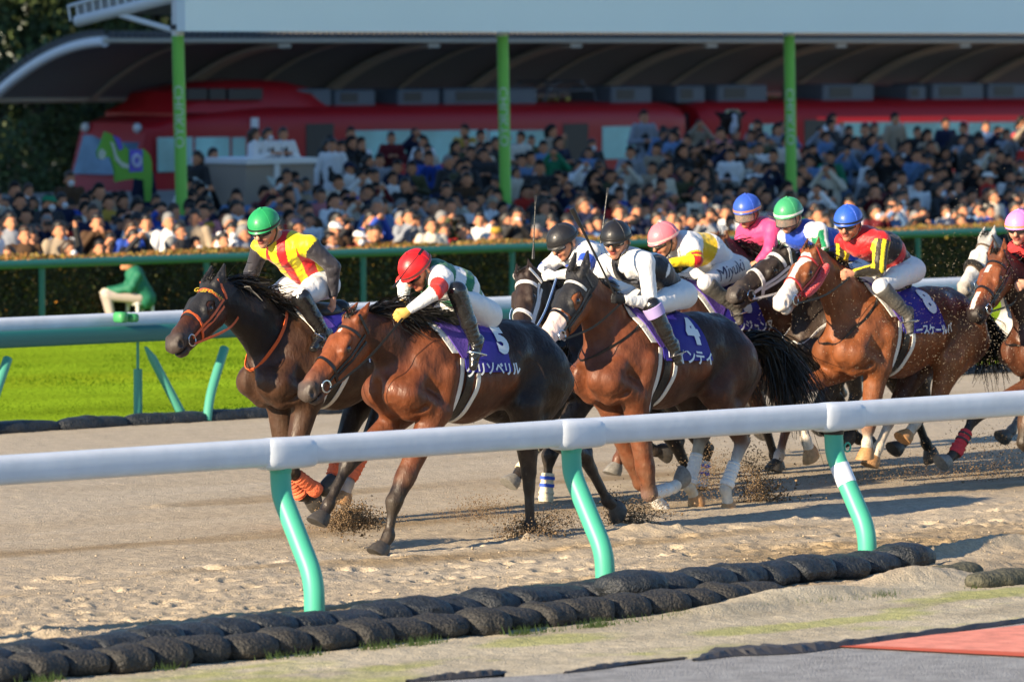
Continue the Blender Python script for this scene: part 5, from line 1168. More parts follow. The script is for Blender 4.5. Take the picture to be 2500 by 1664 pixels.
# --- 4: bay with white face, number 4
def bl4(t, j, l):
    m_ = (t > .335) & (j < .075+.25*np.clip((t-.36)/.15, 0, 1)); m_ |= (t > .05) & (t < .34) & (np.abs(l) < .045) & (j < .05)
    return m_, (.78,.6,.53)
h4 = make_horse('bright bay horse with a white nose and black hood carrying number 4', 30.15, (1520,748), -2, (1400,665), (1314,826,-.12), (.14,.042,.017), (.12,.038,.016), [
  LG(True,-1,[(1585,1205),(1643,1190),(1668,1168)], sock=(.7,.66,.58), band=(.05,.85,WB), hoof='grey', cannon=(.6,.6,.6)), LG(True,1,[(1565,1178),(1622,1245),(1643,1270)], sock=(.7,.66,.58), band=(.1,.95,WB)),
  LG(False,-1,[(1812,1078),(1771,1192),(1783,1262)], sock=(.62,.58,.5), hoof='tan', up=(.07,.024,.012), col=(.05,.018,.01), cannon=(.62,.6,.56), band=(.45,.95,WB)), LG(False,1,[(1712,1065),(1682,1185),(1706,1232)], sock=(.66,.58,.45), hoof='tan', up=(.03,.014,.009), col=(.03,.014,.01), cannon=(.7,.64,.5), band=(.35,.95,WB))],
  muzcol=(.7,.52,.46), neckcol=(.14,.042,.016), hindcol=(.026,.013,.009), bellycol=(.035,.016,.01), headcol=(.24,.075,.025), tail=((1,-.1,.25),(.35,-.05,-1.7),.82), mane=.35, head_l=.66, blaze=bl4, ears=(-.17,-.02), earcol=(.014,.014,.016))  # hind and belly darker than the bay coat: flank shade put into the colour
def t4(V, c):
    t = ((V-c['hip'])@c['sp'])/c['L']; s_ = (V-c['nk'])@c['sax']; o = np.tile(np.array(BLK), (len(V),1)); e = t*c['L']
    white = (np.abs(((e*5.5) % 1)-.5)+np.abs(((s_*5.5+.25) % 1)-.5) < .2) | (t < .1) | ((t > .93) & (np.abs(s_) > .05)) | ((np.abs(np.abs(s_)-.1) < .018) & (t > .45))
    o[white] = WH; return o
J4 = make_rider('jockey in a black cap, white silks and black vest, gloved hand gripping a whip', h4, dict(head=(1504,581,.0), shN=(1574,640,-.19), shF=(1480,645,.18), elN=(1588,742,-.25), elF=(1452,700,.24), wrN=(1524,732,-.22), wrF=(1468,738,.1),
  hip=(1640,715,0), knN=(1592,748,-.28), knF=(1505,735,.26), anN=(1644,850,-.35), anF=(1580,850,.34), toN=(1656,884,-.37), toF=(1560,880,.36)), ((-.94,-.42,-.28),(0,0,1)), ('black',(.014,.014,.016)),
  dict(torso=t4, slN=[(2,WH)], slF=[(2,WH)], yoke=WH), skin=(.55,.25,.15), glove=dict(N=(.012,.012,.013), F=(.012,.012,.013)), collar=WH, btcol=mat('lilac_cuff', (.4,.32,.62), rough=.6))
bridle(h4, LEATHER, .022, hand=J4['wr']['N'], brow_mt=PADW); neckring(h4, LEATHER, .4, .018); hood(h4, hi=.33, jm=.17, eye=.058); tack(h4, '4', 'インティ', slant=.12, wsize=.12, num_u=.47, num_arc=.31, word_u=.42)
whip('thick handled black whip slanting up from the hand of the rider of number 4', PY(1396,508,30.0), PY(1512,742,29.93), r0=.022)
whip('thin whip standing straight up above the white bridled black horse', PY(1301,632,31.6), PY(1308,477,31.6), r0=.012)
whip('thin whip standing up just left of the black cap of the number 4 rider', PY(1467,594,31.2), PY(1484,458,31.2), r0=.012)
# --- 5: dark bay, pink cap
h5 = make_horse('dark bay horse hidden behind number 4, under the pink capped jockey', 32.3, (1668,684), -1, (1535,640), (1465,760,-.1), (.05,.02,.012), (.015,.01,.009), [
  LG(True,-1,[(1522,1075),(1510,1118),(1500,1150)], hoof='grey', col=(.1,.03,.014)), LG(True,1,[(1560,1060),(1600,1100),(1620,1100)]),
  LG(False,-1,[(1926,1020),(1903,1110),(1893,1142)], up=(.13,.04,.017), col=(.13,.04,.017), sock=(.5,.45,.4)), LG(False,1,[(1862,1020),(1890,1110),(1899,1140)])],
  hindcol=(.09,.03,.014), tail=((1,0,0),(.3,0,-1),.7), mane=.6)
J5 = make_rider('jockey in a pale pink cap and white silks with yellow and red sleeves', h5, dict(head=(1620,582,.0), shN=(1690,604,-.19), shF=(1640,600,.18), elN=(1697,636,-.26), elF=(1610,640,.26), wrN=(1636,642,-.18), wrF=(1600,662,.14),
  hip=(1775,652,0), knN=(1722,690,-.27), knF=(1665,685,.27), anN=(1797,752,-.34), anF=(1750,760,.34), toN=(1806,785,-.36), toF=(1740,800,.36)), ((-.93,.15,-.42),(0,0,1)), ('pink',(.75,.19,.23)),
  dict(torso=bandfn((.60,.86), ((.7,.72,.76),(.75,.5,.01),WH)), slN=[(.42,WH),(.55,(.8,.55,.01)),(.72,RED),(.86,(.8,.55,.01)),(1.08,RED),(2,(.82,.6,.01))], slF=[(1,WH),(2,(.82,.6,.01))], yoke=WH), gog='clear', legtext=('Miyuki', .15, .45, 0), boot=mat('dusty_boot', (.09,.085,.075), rough=.5, bump=.5, bscale=22), boot_top=.12, band=('palepink',(.8,.5,.45)))
tack(h5, '3', 'アンジュンヌ', num_u=.44); bridle(h5, LEATHER, hand=J5['wr']['N'])
# --- 6: dark with white and blue bridle
h6 = make_horse('dark horse with a white and blue bridle, nose beside the pink capped rider', 31.75, (2022,690), -1, (1902,606), (1758,722,-.05), (.045,.03,.022), (.014,.011,.01), [
  LG(True,-1,[(1988,1030),(2040,1078),(2072,1072)]), LG(True,1,[(2065,1020),(2095,1070),(2125,1080)]),
  LG(False,-1,[(2260,1000),(2215,1070),(2180,1105)]), LG(False,1,[(2230,1000),(2260,1080),(2275,1110)])],
  headcol=(.03,.022,.018), neckcol=(.03,.022,.018), bellycol=(.04,.028,.02), muzcol=(.07,.06,.055), tail=((1,0,0),(.3,0,-1),.7), head_l=.68, mane=.7, ears=(-.10,.08), blaze=lambda t, j, l: ((t > .13) & (t < .17) & (np.abs(l) < .014) & (j < .06), (.5,.5,.5)))
J6 = make_rider('jockey in a green cap with white band and blue silks, green striped white sleeves', h6, dict(head=(1925,521,.0), shN=(1998,566,-.19), shF=(1920,580,.18), elN=(2008,604,-.25), elF=(1918,622,.22), wrN=(1998,655,-.18), wrF=(1925,650,.14),
  hip=(2080,655,0), knN=(2030,690,-.27), knF=(1985,685,.27), anN=(2092,760,-.33), anF=(2050,760,.33), toN=(2075,790,-.35), toF=(2030,790,.35)), ((-.95,-.3,-.3),(0,0,1)), ('green_b',(.05,.33,.14)),
  dict(torso=lambda V, c: np.tile(np.array((.015,.06,.42)), (len(V),1)), slN=[(2,(.5,.5,.501))], slF=[(2,(.5,.5,.501))], yoke=WH, post=stripes_post((.5,.5,.501), WH, (.01,.25,.1), .04, .02)), gog='visor', band=('white',(.8,.8,.75)), skin=(.55,.27,.18))
bridle(h6, WHITEST, .028, hand=J6['wr']['N'], nose=.33, wide=1.2); neckring(h6, WHITEST, .25, .02); tack(h6, '6', 'ワイド')
# --- 7: black, far behind
h7 = make_horse('black maned horse mostly hidden behind the pink capped rider in white', 33.6, (1868,655), -1, (1752,588), (1680,690,-.05), (.016,.011,.01), (.01,.008,.008), [
  LG(True,-1,[(1840,980),(1800,1030),(1815,1050)]), LG(True,1,[(1900,980),(1880,1040),(1860,1060)]),
  LG(False,-1,[(2090,960),(2060,1030),(2050,1055)]), LG(False,1,[(2050,960),(2020,1030),(2000,1050)])], mane=1.6, tail=((1,0,0),(.3,0,-1),.7), earcol=(.14,.05,.02))
J7 = make_rider('jockey in a blue cap with orange band and bright pink silks, clear visor down', h7, dict(head=(1824,511,.0), shN=(1886,560,-.19), shF=(1818,566,.18), elN=(1878,612,-.25), elF=(1800,610,.22), wrN=(1850,640,-.16), wrF=(1800,640,.14),
  hip=(1945,625,0), knN=(1900,665,-.27), knF=(1850,660,.27), anN=(1950,740,-.33), anF=(1900,740,.33), toN=(1930,770,-.35), toF=(1880,770,.35)), ((-.95,-.3,-.3),(0,0,1)), ('blue_b',(.035,.1,.5)),
  dict(torso=lambda V, c: np.tile(np.array(PINK), (len(V),1)), slN=[(2,PINK)], slF=[(2,PINK)], yoke=PINK), gog='visor', band=('orange',(.6,.25,.12)), collar=PINK, vox=.011)
bridle(h7, LEATHER, hand=J7['wr']['N']); tack(h7, '9', 'ダート')
# --- 8: chestnut, number 8
def bl8(t, j, l):
    m_ = (j < .085) & (t > .04) & (t < .42) & (np.abs(l-.0) < .028+.035*np.exp(-((t-.1)/.06)**2)+.03*np.clip((t-.3)/.1,0,1)); m_ |= (t > .40) & (j < .1+.08*np.clip((t-.5)/.08, 0, 1)) & (np.abs(l) < .1)
    return m_, (.74,.66,.6)
WS = dict(sock=(.68,.6,.48), cannon=(.68,.6,.5), hoof='tan')
h8 = make_horse('chestnut horse with a white blaze and red fleece cheekpieces carrying number 8', 31.0, (2108,692), -.5, (1972,610), (1887,738,-.14), (.2,.064,.022), (.17,.055,.02), [
  LG(True,-1,[(2120,1040),(2117,1080),(2116,1108)], **WS), LG(True,1,[(1956,945),(1967,1072),(1984,1116)], **WS),
  LG(False,-1,[(2287,985),(2236,1032),(2202,1080)], up=(.22,.075,.024), **WS), LG(False,1,[(2180,1010),(2145,1090),(2126,1140)], **WS)],
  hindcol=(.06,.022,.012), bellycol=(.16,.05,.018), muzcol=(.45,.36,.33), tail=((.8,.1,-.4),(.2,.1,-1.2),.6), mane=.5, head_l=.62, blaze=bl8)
J8 = make_rider('jockey in a blue cap and red and black silks with yellow striped sleeves', h8, dict(head=(2071,540,.0), shN=(2150,588,-.19), shF=(2060,590,.18), elN=(2145,658,-.25), elF=(2053,640,.22), wrN=(2085,668,-.18), wrF=(2050,655,.12),
  hip=(2200,655,0), knN=(2150,700,-.27), knF=(2085,690,.27), anN=(2216,768,-.34), anF=(2150,770,.34), toN=(2222,808,-.37), toF=(2130,800,.36)), ((-.94,-.42,-.28),(0,0,1)), ('blue',(.03,.11,.55)),
  dict(torso=bandfn((.3,.46,.72), (BLK,(.5,.012,.015),BLK,(.55,.015,.02))), slN=[(2,(.5,.5,.503))], slF=[(2,(.5,.5,.503))], yoke=(.55,.015,.02), post=stripes_post((.5,.5,.503), (.85,.68,.02), (.03,.022,.012), .036, .018)), boot_top=.1, boot=mat('dusty_boot', (.09,.085,.075)), skin=(.55,.25,.15), collar=BLK)
bridle(h8, REDST, .016, hand=J8['wr']['N'], rein_mt=LEATHER); neckring(h8, LEATHER, .3, .024); tack(h8, '8', 'ノースケールバ', slant=.12, num_u=.5, num_arc=.27, word_u=.42, wsize=.09)
for sd in (-1, 1):
    fm = MB(); P = []
    for i in range(13):
        f = i/12; p = h8['H'](-.01+.36*f, .16+.04*math.sin(f*3), 0); hit = h8['bvh'].ray_cast(Vector((p+h8['lx']*sd*.3).tolist()), Vector((-h8['lx']*sd).tolist()), .4)
        if hit[0] is not None: P.append(np.array(hit[0])+h8['lx']*sd*.02)
    fm.tube(smoothline(P, 3), [.02]+[.036]*(len(P)-2)+[.022], 12); fm.build('fleece_cheekpiece', [mat('red_fleece', (.65,.02,.03), rough=.95, bump=1, bscale=90, sheen=.5)], h8['root'])
# --- 9: grey behind, 10: bay at the right edge
h9 = make_horse('white faced grey horse with a black fleece noseband at the right edge', 32.3, (2528,662), -1, (2402,580), (2336,708,-.12), (.5,.49,.46), (.12,.12,.12), [
  LG(True,-1,[(2500,1000),(2470,1050),(2450,1070)]), LG(True,1,[(2560,980),(2540,1040),(2520,1060)]),
  LG(False,-1,[(2760,960),(2730,1030),(2700,1060)]), LG(False,1,[(2700,960),(2680,1030),(2660,1050)])], neckcol=(.1,.1,.1), headcol=(.62,.61,.58), muzcol=(.32,.3,.27), mane=1.2, head_l=.58, ears=(-.15,0))
bridle(h9, mat('tan_leather', (.12,.08,.05), rough=.5), hand=None)
P, N = ring_on(h9, h9['H'](.33,.09), -h9['j']-h9['h']*.15, h9['lx'], 0, 360, 30, .012); m_ = MB(); m_.tube(P, .026, 10, cap=False); m_.build('fleece_noseband', [mat('black_fleece', (.014,.013,.013), rough=.95, bump=1, bscale=90)], h9['root'])
h10 = make_horse('bay horse with a star and a red bandaged foreleg, cut by the right edge', 30.5, (2560,700), -1, (2428,618), (2358,778,-.16), (.085,.029,.014), (.016,.012,.011), [
  LG(True,-1,[(2380,1015),(2334,1103),(2296,1138)], band=(.42,1.05,RB), stripes=[(.52,.56,KB),(.66,.7,KB)], up=(.12,.04,.017), hoof='grey'), LG(True,1,[(2500,1080),(2540,1140),(2570,1150)]),
  LG(False,-1,[(2790,1050),(2760,1120),(2720,1150)]), LG(False,1,[(2740,1050),(2730,1120),(2700,1150)])],
  neckcol=(.03,.014,.01), headcol=(.2,.06,.022), head_l=.64, mane=1.0, blaze=lambda t, j, l: (((t > .12) & (t < .2) & (np.abs(l) < .02) & (j < .07)) | ((t > .4) & (t < .56) & (np.abs(l) < .02) & (j < .08)), (.72,.62,.56)))
J10 = make_rider('jockey in a lilac pink cap and red silks with green collar, at the right edge', h10, dict(head=(2488,552,.0), shN=(2562,605,-.19), shF=(2480,610,.18), elN=(2560,670,-.25), elF=(2470,660,.22), wrN=(2510,690,-.18), wrF=(2480,680,.12),
  hip=(2640,670,0), knN=(2590,720,-.27), knF=(2540,710,.27), anN=(2650,800,-.34), anF=(2600,800,.34), toN=(2640,840,-.37), toF=(2590,840,.36)), ((-.93,-.45,-.18),(0,0,1)), ('lilac',(.78,.25,.6)),
  dict(torso=lambda V, c: np.tile(np.array((.65,.03,.03)), (len(V),1)), slN=[(2,(.65,.03,.03))], slF=[(2,(.65,.03,.03))], yoke=(.65,.03,.03)), band=('orange2',(.8,.3,.08)), collar=(.01,.25,.12), skin=(.6,.3,.2))
bridle(h10, LEATHER, .02, hand=J10['wr']['F']); neckring(h10, LEATHER, .3, .022)
# ------------------------------------------------------------------ the crowd
CROWDM = mat('crowd_body', rough=.6, attr=True, spec=.2)
SK = (.55,.245,.135); SK2 = (.42,.2,.13)
def person_meshes(pose, seed):
    r = np.random.default_rng(seed); f = Field(.021); j = Field(.021); h = Field(.018)
    sx = (1,0,0.); f.cone((0,0,1.55),(0,-.01,1.58),.079,.079,.9,sx,SK,.02); f.cone((0,-.03,1.5),(0,-.05,1.46),.06,.04,1,None,SK,.02); f.cone((0,-.095,1.53),(0,-.11,1.51),.014,.016,1,None,SK,.01)
    f.cone((0,0,1.34),(0,-.01,1.5),.055,.05,1,None,SK,.02)
    for q in (-1,1):
        f.cone((q*.085,0,1.53),(q*.088,0,1.50),.018,.015,1,None,SK,.01)
        f.cone((q*.09,0,.92),(q*.1,0,.5),.09,.062,1,None,(.02,.022,.03),.02).cone((q*.1,0,.5),(q*.1,.02,.08),.062,.045,1,None,(.02,.022,.03),.02).cone((q*.1,.0,.04),(q*.1,-.15,.03),.045,.035,1,None,(.02,.02,.02),.02)
    f.cone((0,0,1.3),(0,0,.95),.12,.13,1.25,sx,(.03,.03,.03),.03)
    j.cone((0,.0,1.33),(0,.01,1.1),.125,.128,1.35,sx,None,.04).cone((0,.01,1.1),(0,0,.82),.128,.135,1.3,sx,None,.04); j.cone((0,0,1.4),(0,-.0,1.43),.07,.065,1,None,None,.02)
    arms = dict(down=((.0,1.1),(-.02,.85)), hold=((-.02,1.12),(-.28,1.2)), up=((-.12,1.3),(-.2,1.56)), phone=((-.1,1.15),(-.22,1.42)), fold=((-.02,1.1),(-.2,1.12)), wave=((.0,1.55),(.02,1.85)))
    for q in (-1,1):
        k = pose if not (pose == 'wave' and q < 0) else 'down'
        (y1,z1),(y2,z2) = arms[k]; e = (q*(.27 if k != 'wave' else .3),y1,z1); inx = {'down':.27,'hold':.08,'up':.06,'phone':.07,'fold':.0,'wave':.22}[k]; w_ = (q*inx,y2,z2)
        j.cone((q*.17,0,1.38),e,.068,.056,1,None,None,.03).cone(e,w_,.056,.042,1,None,None,.02); f.cone((q*.17,0,1.37),e,.04,.04).cone(e,w_,.04,.03)
        d = nrm(np.array(w_)-np.array(e)); a = np.array(w_)+d*.02
        f.cone(a, a+d*.05, .035,.034,1,None,SK,.01)
        for t_ in range(4): o = np.array((q*0.0,0,0))+np.array((.018*(t_-1.5),0,0)); f.cone(a+d*.06+o, a+d*(.1-.008*abs(t_-1.3))+o, .0125,.011,1,None,SK,.006)
        f.cone(a+d*.02, a+d*.06+np.array((-q*.04,0,.01)), .013,.011,1,None,SK,.006)
    h.cone((0,.015,1.6),(0,.03,1.57),.085,.085,.95,sx,None,.02); h.cone((0,-.03,1.63),(0,0,1.63),.055,.064,1.1,sx,None,.02)
    if seed % 2: h.cone((0,.06,1.56),(0,.06,1.38),.085,.06,1.05,sx,None,.03)
    f.build(); j.build(); h.build(); j.v += (snoise(j.v, 9, seed)*.008)[:, None]*np.array((.3,-1,.2))
    return f, f.colors(SK, hard=True), j, h
def raw(nm, F_, mt, col=None):
    o = pydata(nm, F_.v, F_.f, mt, None, True, col=col); me = o.data; bpy.data.objects.remove(o); return me
POSES = []
for k_, ps_ in enumerate(['down','hold','up','phone','fold','wave','hold','phone']):
    f, c, j, h = person_meshes(ps_, 40+k_); POSES.append((ps_, raw('body', f, [CROWDM], c), raw('jacket', j, [mat('cloth_black')]), raw('hair', h, [mat('hair_black', (.012,.010,.009), rough=.5)])))
mk = Field(.015); mk.cone((0,-.085,1.495),(0,-.075,1.475),.046,.04,1.15,(1,0,0),None,.01); mk.build(); MASKM = raw('face_mask', mk, [mat('mask_white', (.7,.72,.75), rough=.8)])
cp = MB(); cp.sphere((0,.0,1.585),(.1,.11,.1),14,6,cut=math.radians(88)); cp.add([(-.07,-.09,1.59),(.07,-.09,1.59),(.06,-.17,1.575),(-.06,-.17,1.575),(-.07,-.09,1.6),(.07,-.09,1.6),(.06,-.17,1.585),(-.06,-.17,1.585)],[(3,2,1,0),(4,5,6,7),(2,3,7,6),(0,3,7,4),(1,2,6,5)]); o = cp.build('cap', [mat('cloth_black')]); CAPM = o.data; bpy.data.objects.remove(o)
cm_ = MB(); cm_.box((-.06,-.30,1.53),(.06,-.25,1.6),.01); cm_.tube([(0,-.29,1.565),(0,-.38,1.565)], .035, 12); o = cm_.build('camera', [mat('camera_black', (.01,.01,.011), rough=.4)]); CAMM = o.data; bpy.data.objects.remove(o)
CL = dict(black=(.012,.012,.014), navy=(.012,.018,.05), charcoal=(.035,.036,.04), white=(.78,.78,.78), grey=(.26,.28,.32), beige=(.35,.28,.2), brown=(.08,.045,.025), denim=(.12,.22,.4), maroon=(.12,.015,.02), red=(.5,.03,.02), olive=(.07,.075,.035), blue=(.03,.08,.4), pink=(.55,.2,.22), mustard=(.45,.28,.04), cream=(.65,.6,.5), green=(.02,.2,.1))
names = list(CL); wts = np.array([21,16,8,13,9,7,5,8,3,2,3,3,2,1.,5,1.0]); wts = wts/wts.sum()
for k_ in names: mat('cloth_'+k_, CL[k_], rough=.8, spec=.2)
MATS['cloth_black'].node_tree.nodes['Principled BSDF'].inputs['Base Color'].default_value = (.012,.012,.014,1)
HAIRS = [mat('hair_black'), mat('hair_brown', (.04,.022,.012), rough=.5), mat('hair_grey', (.2,.2,.2), rough=.6)]
SKM = {}
def skin_of(i):
    return CROWDM
def mkchild(me, nm, root, mt=None):
    o = bpy.data.objects.new(nm, me); COL.objects.link(o); o.parent = root
    if mt is not None: o.material_slots[0].link = 'OBJECT'; o.material_slots[0].material = mt
    return o
crowd = []
cr = np.random.default_rng(77)
rows = [(57.75,30,'front row'),(58.45,31,'second row'),(59.15,31,'third row'),(59.9,31,'fourth row'),(60.7,31,'fifth row'),(61.6,27,'sixth row'),(62.6,22,'seventh row'),(63.8,17,'eighth row'),(65.2,16,'ninth row'),(66.8,14,'tenth row'),(68.6,13,'eleventh row'),(70.6,12,'twelfth row'),(72.6,11,'thirteenth row'),(74.6,9,'back row')]
def addp(px_, Y, row, colr=None, pose=None, mask=None, cap=None, yaw=None, sc=None, dz=0, hairm=None):
    X = PY(px_, 500, Y)[0]; ci = colr or names[cr.choice(len(names), p=wts)]
    if pose is None: k = [0,1,2,3,4,5,6,7][cr.choice(8, p=[.2,.16,.1,.16,.12,.02,.14,.10])]
    else: k = pose
    cr2 = cr.uniform(0,1,3)
    m_ = (cr2[0] < .14) if mask is None else mask; c_ = (cr2[1] < .09) if cap is None else cap
    capc = ['black','navy','white','red','beige','mustard','green'][cr.choice(7, p=[.38,.22,.15,.05,.1,.05,.05])]
    crowd.append(dict(X=X, px=px_, Y=Y, row=row, c=ci, pose=k, mask=m_, cap=capc if c_ else None, yaw=(math.radians(-22)+cr.normal(0,.45)) if yaw is None else yaw, sc=(cr.normal(.93,.055)) if sc is None else sc, dz=dz, cam=(POSES[k][0] in ('up','phone') and cr2[2] < .5), hair=hairm if hairm is not None else int(cr.choice(3, p=[.72,.2,.08]))))
for (Y, n, rn) in rows:
    back = Y > 63
    for i in range(n):
        f = (i+.5+cr.uniform(-.36,.36))/n; a = -40+f*2580
        lim = {True: 0}.get(False, 0)
        if a < 180 and Y > 67: continue
        if 180 < a < 600 and Y > 65.5: continue
        if 600 < a < 770 and Y > 68: continue
        addp(a, Y+cr.normal(0,.13), rn)
for a, Y, c, ps in ((352,69.2,'navy',0),(482,70,'charcoal',1),(521,70.5,'black',0),(700,66.5,'beige',0),(812,72,'white',0)): addp(a, Y, 'back row' if Y > 69 else 'tenth row', c, ps, sc=1.0, cap=False)
for a in (622,655,692): addp(a, 69.9, 'stage row', 'white', 1, dz=PY(680,386,69.3)[2]-gz(69.9)-1.02, cap=False, sc=.9)
assert len(crowd) <= 300, len(crowd)
POSEW = dict(down='arms down', hold='hands together', up='hands at face', phone='hands raised', fold='arms folded', wave='arm up')
groups = {}
for p in crowd:
    g = 'jacket' if p['c'] not in ('white','cream','denim') else 'top'
    p['desc'] = f"{p['row']} spectator in {p['c']} {g}"+(f", {p['cap']} cap" if p['cap'] else '')+(', white mask' if p['mask'] else '')+f", {POSEW[POSES[p['pose']][0]]}"
    groups.setdefault(p['desc'], []).append(p)
for d_, L_ in groups.items():
    L_.sort(key=lambda p: p['px'])
    for i, p in enumerate(L_): p['label'] = d_ if len(L_) == 1 else d_+f", {ordn(i)} from left"
    
for p in crowd:
    r = empty('person', (p['X'], p['Y'], gz(p['Y'])+p['dz'])); r.rotation_euler = (0,0,p['yaw']); r.scale = (p['sc'],)*3
    lab = p['label']; assert len(lab.split()) <= 16, lab; tag(r, lab, 'spectator', 'spectators packed behind the hedge')
    ps_, bm_, jm_, hm_ = POSES[p['pose']]
    mkchild(bm_, 'body', r); mkchild(jm_, 'jacket', r, MATS['cloth_'+p['c']])
    if p['cap']: mkchild(CAPM, 'cap', r, MATS['cloth_'+p['cap']])
    mkchild(hm_, 'hair', r, HAIRS[p['hair']])
    if p['mask']: mkchild(MASKM, 'face_mask', r)
    if p['cam']: mkchild(CAMM, 'camera', r)
# the rest of the crowd, heads between heads, as one mass
vs, fs, cs_, nv = [], [], [], 0
lowb = []
for (pn, bm_, jm_, hm_) in POSES[:5]:
    q = []
    for me, kc in ((bm_, None), (jm_, 'j'), (hm_, (.012,.01,.009))):
        a = np.empty(len(me.vertices)*3, np.float32); me.vertices.foreach_get('co', a); fl = np.empty(len(me.loops), np.int32); me.loops.foreach_get('vertex_index', fl)
        cc = None
        if kc is None: cc = np.empty(len(me.vertices)*4, np.float32); me.color_attributes['Col'].data.foreach_get('color', cc); cc = cc.reshape(-1,4)[:, :3]
        q.append((a.reshape(-1,3), fl.reshape(-1,4), cc, kc))
    lowb.append(q)
for _ in range(330):
    Y = 61.2+cr.uniform(0,1)**1.2*15; a = cr.uniform(-30, 2530)
    if (Y > 65.8 and a < 600) or (Y > 67.5 and a < 780): continue
    X = PY(a, 500, Y)[0]; yw = math.radians(-22)+cr.normal(0,.45); cy, sy = math.cos(yw), math.sin(yw); s_ = cr.normal(.97,.04); jc = CL[names[cr.choice(len(names), p=wts)]]
    for (va, fa, cc, kc) in lowb[cr.integers(0,5)]:
        V_ = va*s_; V_ = np.stack([V_[:,0]*cy-V_[:,1]*sy+X, V_[:,0]*sy+V_[:,1]*cy+Y, V_[:,2]+gz(Y)-.02], 1); vs.append(V_); fs.append(fa+nv); nv += len(V_)
        cs_.append(cc if cc is not None else np.tile(np.array(jc if kc == 'j' else kc, np.float32), (len(V_),1)))
tag(pydata('crowd', np.concatenate(vs), np.concatenate(fs), [CROWDM], None, True, col=np.concatenate(cs_)), 'dense mass of spectators filling the gaps at the back of the crowd', 'crowd', kind='stuff')
# seated steward between the green rail and the hedge
sp_ = PY(338,740,55.75); sx_, sy_ = sp_[0], 55.75
st = empty('person', (sx_, sy_, 0)); tag(st, 'steward in a green coat and pale trousers sitting on a white stool', 'steward')
B = Field(.014); O = np.array((sx_, sy_, 0.)); hd_dir = np.array((-.85,.53,0)); lt = np.array((-.53,-.85,0))
W_ = lambda f_, l_, z: O+hd_dir*f_+lt*l_+np.array((0,0,z*.69))
B.cone(W_(.12,0,1.08),W_(.13,0,1.06),.09,.085,1,None,SK,.02).cone(W_(.18,0,1.04),W_(.2,0,1.0),.05,.035,1,None,SK,.02).cone(W_(.06,0,.92),W_(.1,0,1.02),.055,.05,1,None,SK,.02)
B.cone(W_(.04,0,.85),W_(-.02,0,.48),.1,.12,1.2,lt,(.02,.1,.06),.03)
for q in (-1,1):
    B.cone(W_(0,q*.1,.45),W_(.42,q*.12,.48),.09,.065,1,None,(.42,.36,.33),.03).cone(W_(.42,q*.12,.48),W_(.36,q*.12,.08),.062,.045,1,None,(.42,.36,.33),.02).cone(W_(.34,q*.12,.04),W_(.5,q*.12,.035),.04,.03,1,None,(.02,.15,.05),.01)
    B.cone(W_(.03,q*.17,.86),W_(.15,q*.2,.62),.04,.04).cone(W_(.15,q*.2,.62),W_(.4,q*.1,.56),.035,.03,1,None,None,.02)
    for t_ in range(4): B.cone(W_(.42,q*.1+.02*(t_-1.5),.56),W_(.5-.01*abs(t_-1),q*.1+.02*(t_-1.5),.53),.012,.011,1,None,(.6,.55,.45),.006)
    B.cone(W_(.40,q*.1,.56),W_(.44,q*.1,.56),.036,.034,1,None,(.6,.55,.45),.01); B.cone(W_(.41,q*.06,.56),W_(.46,q*.05,.55),.013,.011,1,None,(.6,.55,.45),.006)
B.build(); B.mesh('body', [CROWDM], st, col=B.colors(SK, hard=True))
Jk = Field(.014); Jk.cone(W_(.05,0,.86),W_(0,0,.62),.125,.14,1.3,lt,None,.04).cone(W_(0,0,.62),W_(-.08,0,.42),.14,.15,1.25,lt,None,.04).cone(W_(.06,0,.9),W_(.07,0,.94),.075,.065)
for q in (-1,1): Jk.cone(W_(.03,q*.17,.86),W_(.13,q*.21,.62),.068,.06,1,None,None,.03).cone(W_(.13,q*.21,.62),W_(.38,q*.1,.57),.058,.042,1,None,None,.02)
Jk.build(); Jk.v += (snoise(Jk.v, 12, 9)*.006)[:, None]; Jk.mesh('coat', [mat('steward_green', (.01,.15,.085), rough=.7)], st)
m_ = MB(); m_.sphere(W_(.12,0,1.12), (.11,.11,.08), 14, 6, cut=1.6); m_.tube([W_(.12,0,1.11), W_(.27,0,1.09)], [.09,.05], 8, flat=.2); m_.build('cap', [mat('steward_cap', (.03,.03,.03), rough=.7)], st)
so_ = empty('stool', (sx_-.0, sy_, 0)); tag(so_, 'white plastic stool under the seated steward', 'stool')
m_ = MB(); o = W_(-.02,0,0); m_.box((o[0]-.15,o[1]-.13,.20),(o[0]+.15,o[1]+.13,.25),.02); m_.build('seat', [mat('stool_white', (.6,.6,.58), rough=.4)], so_, False)
for ax_ in (-1,1):
    for ay in (-1,1): m_ = MB(); m_.tube([(o[0]+ax_*.12,o[1]+ay*.10,.202),(o[0]+ax_*.13,o[1]+ay*.11,0.0)], [.025,.022], 8); m_.build('leg', [MATS['stool_white']], so_)
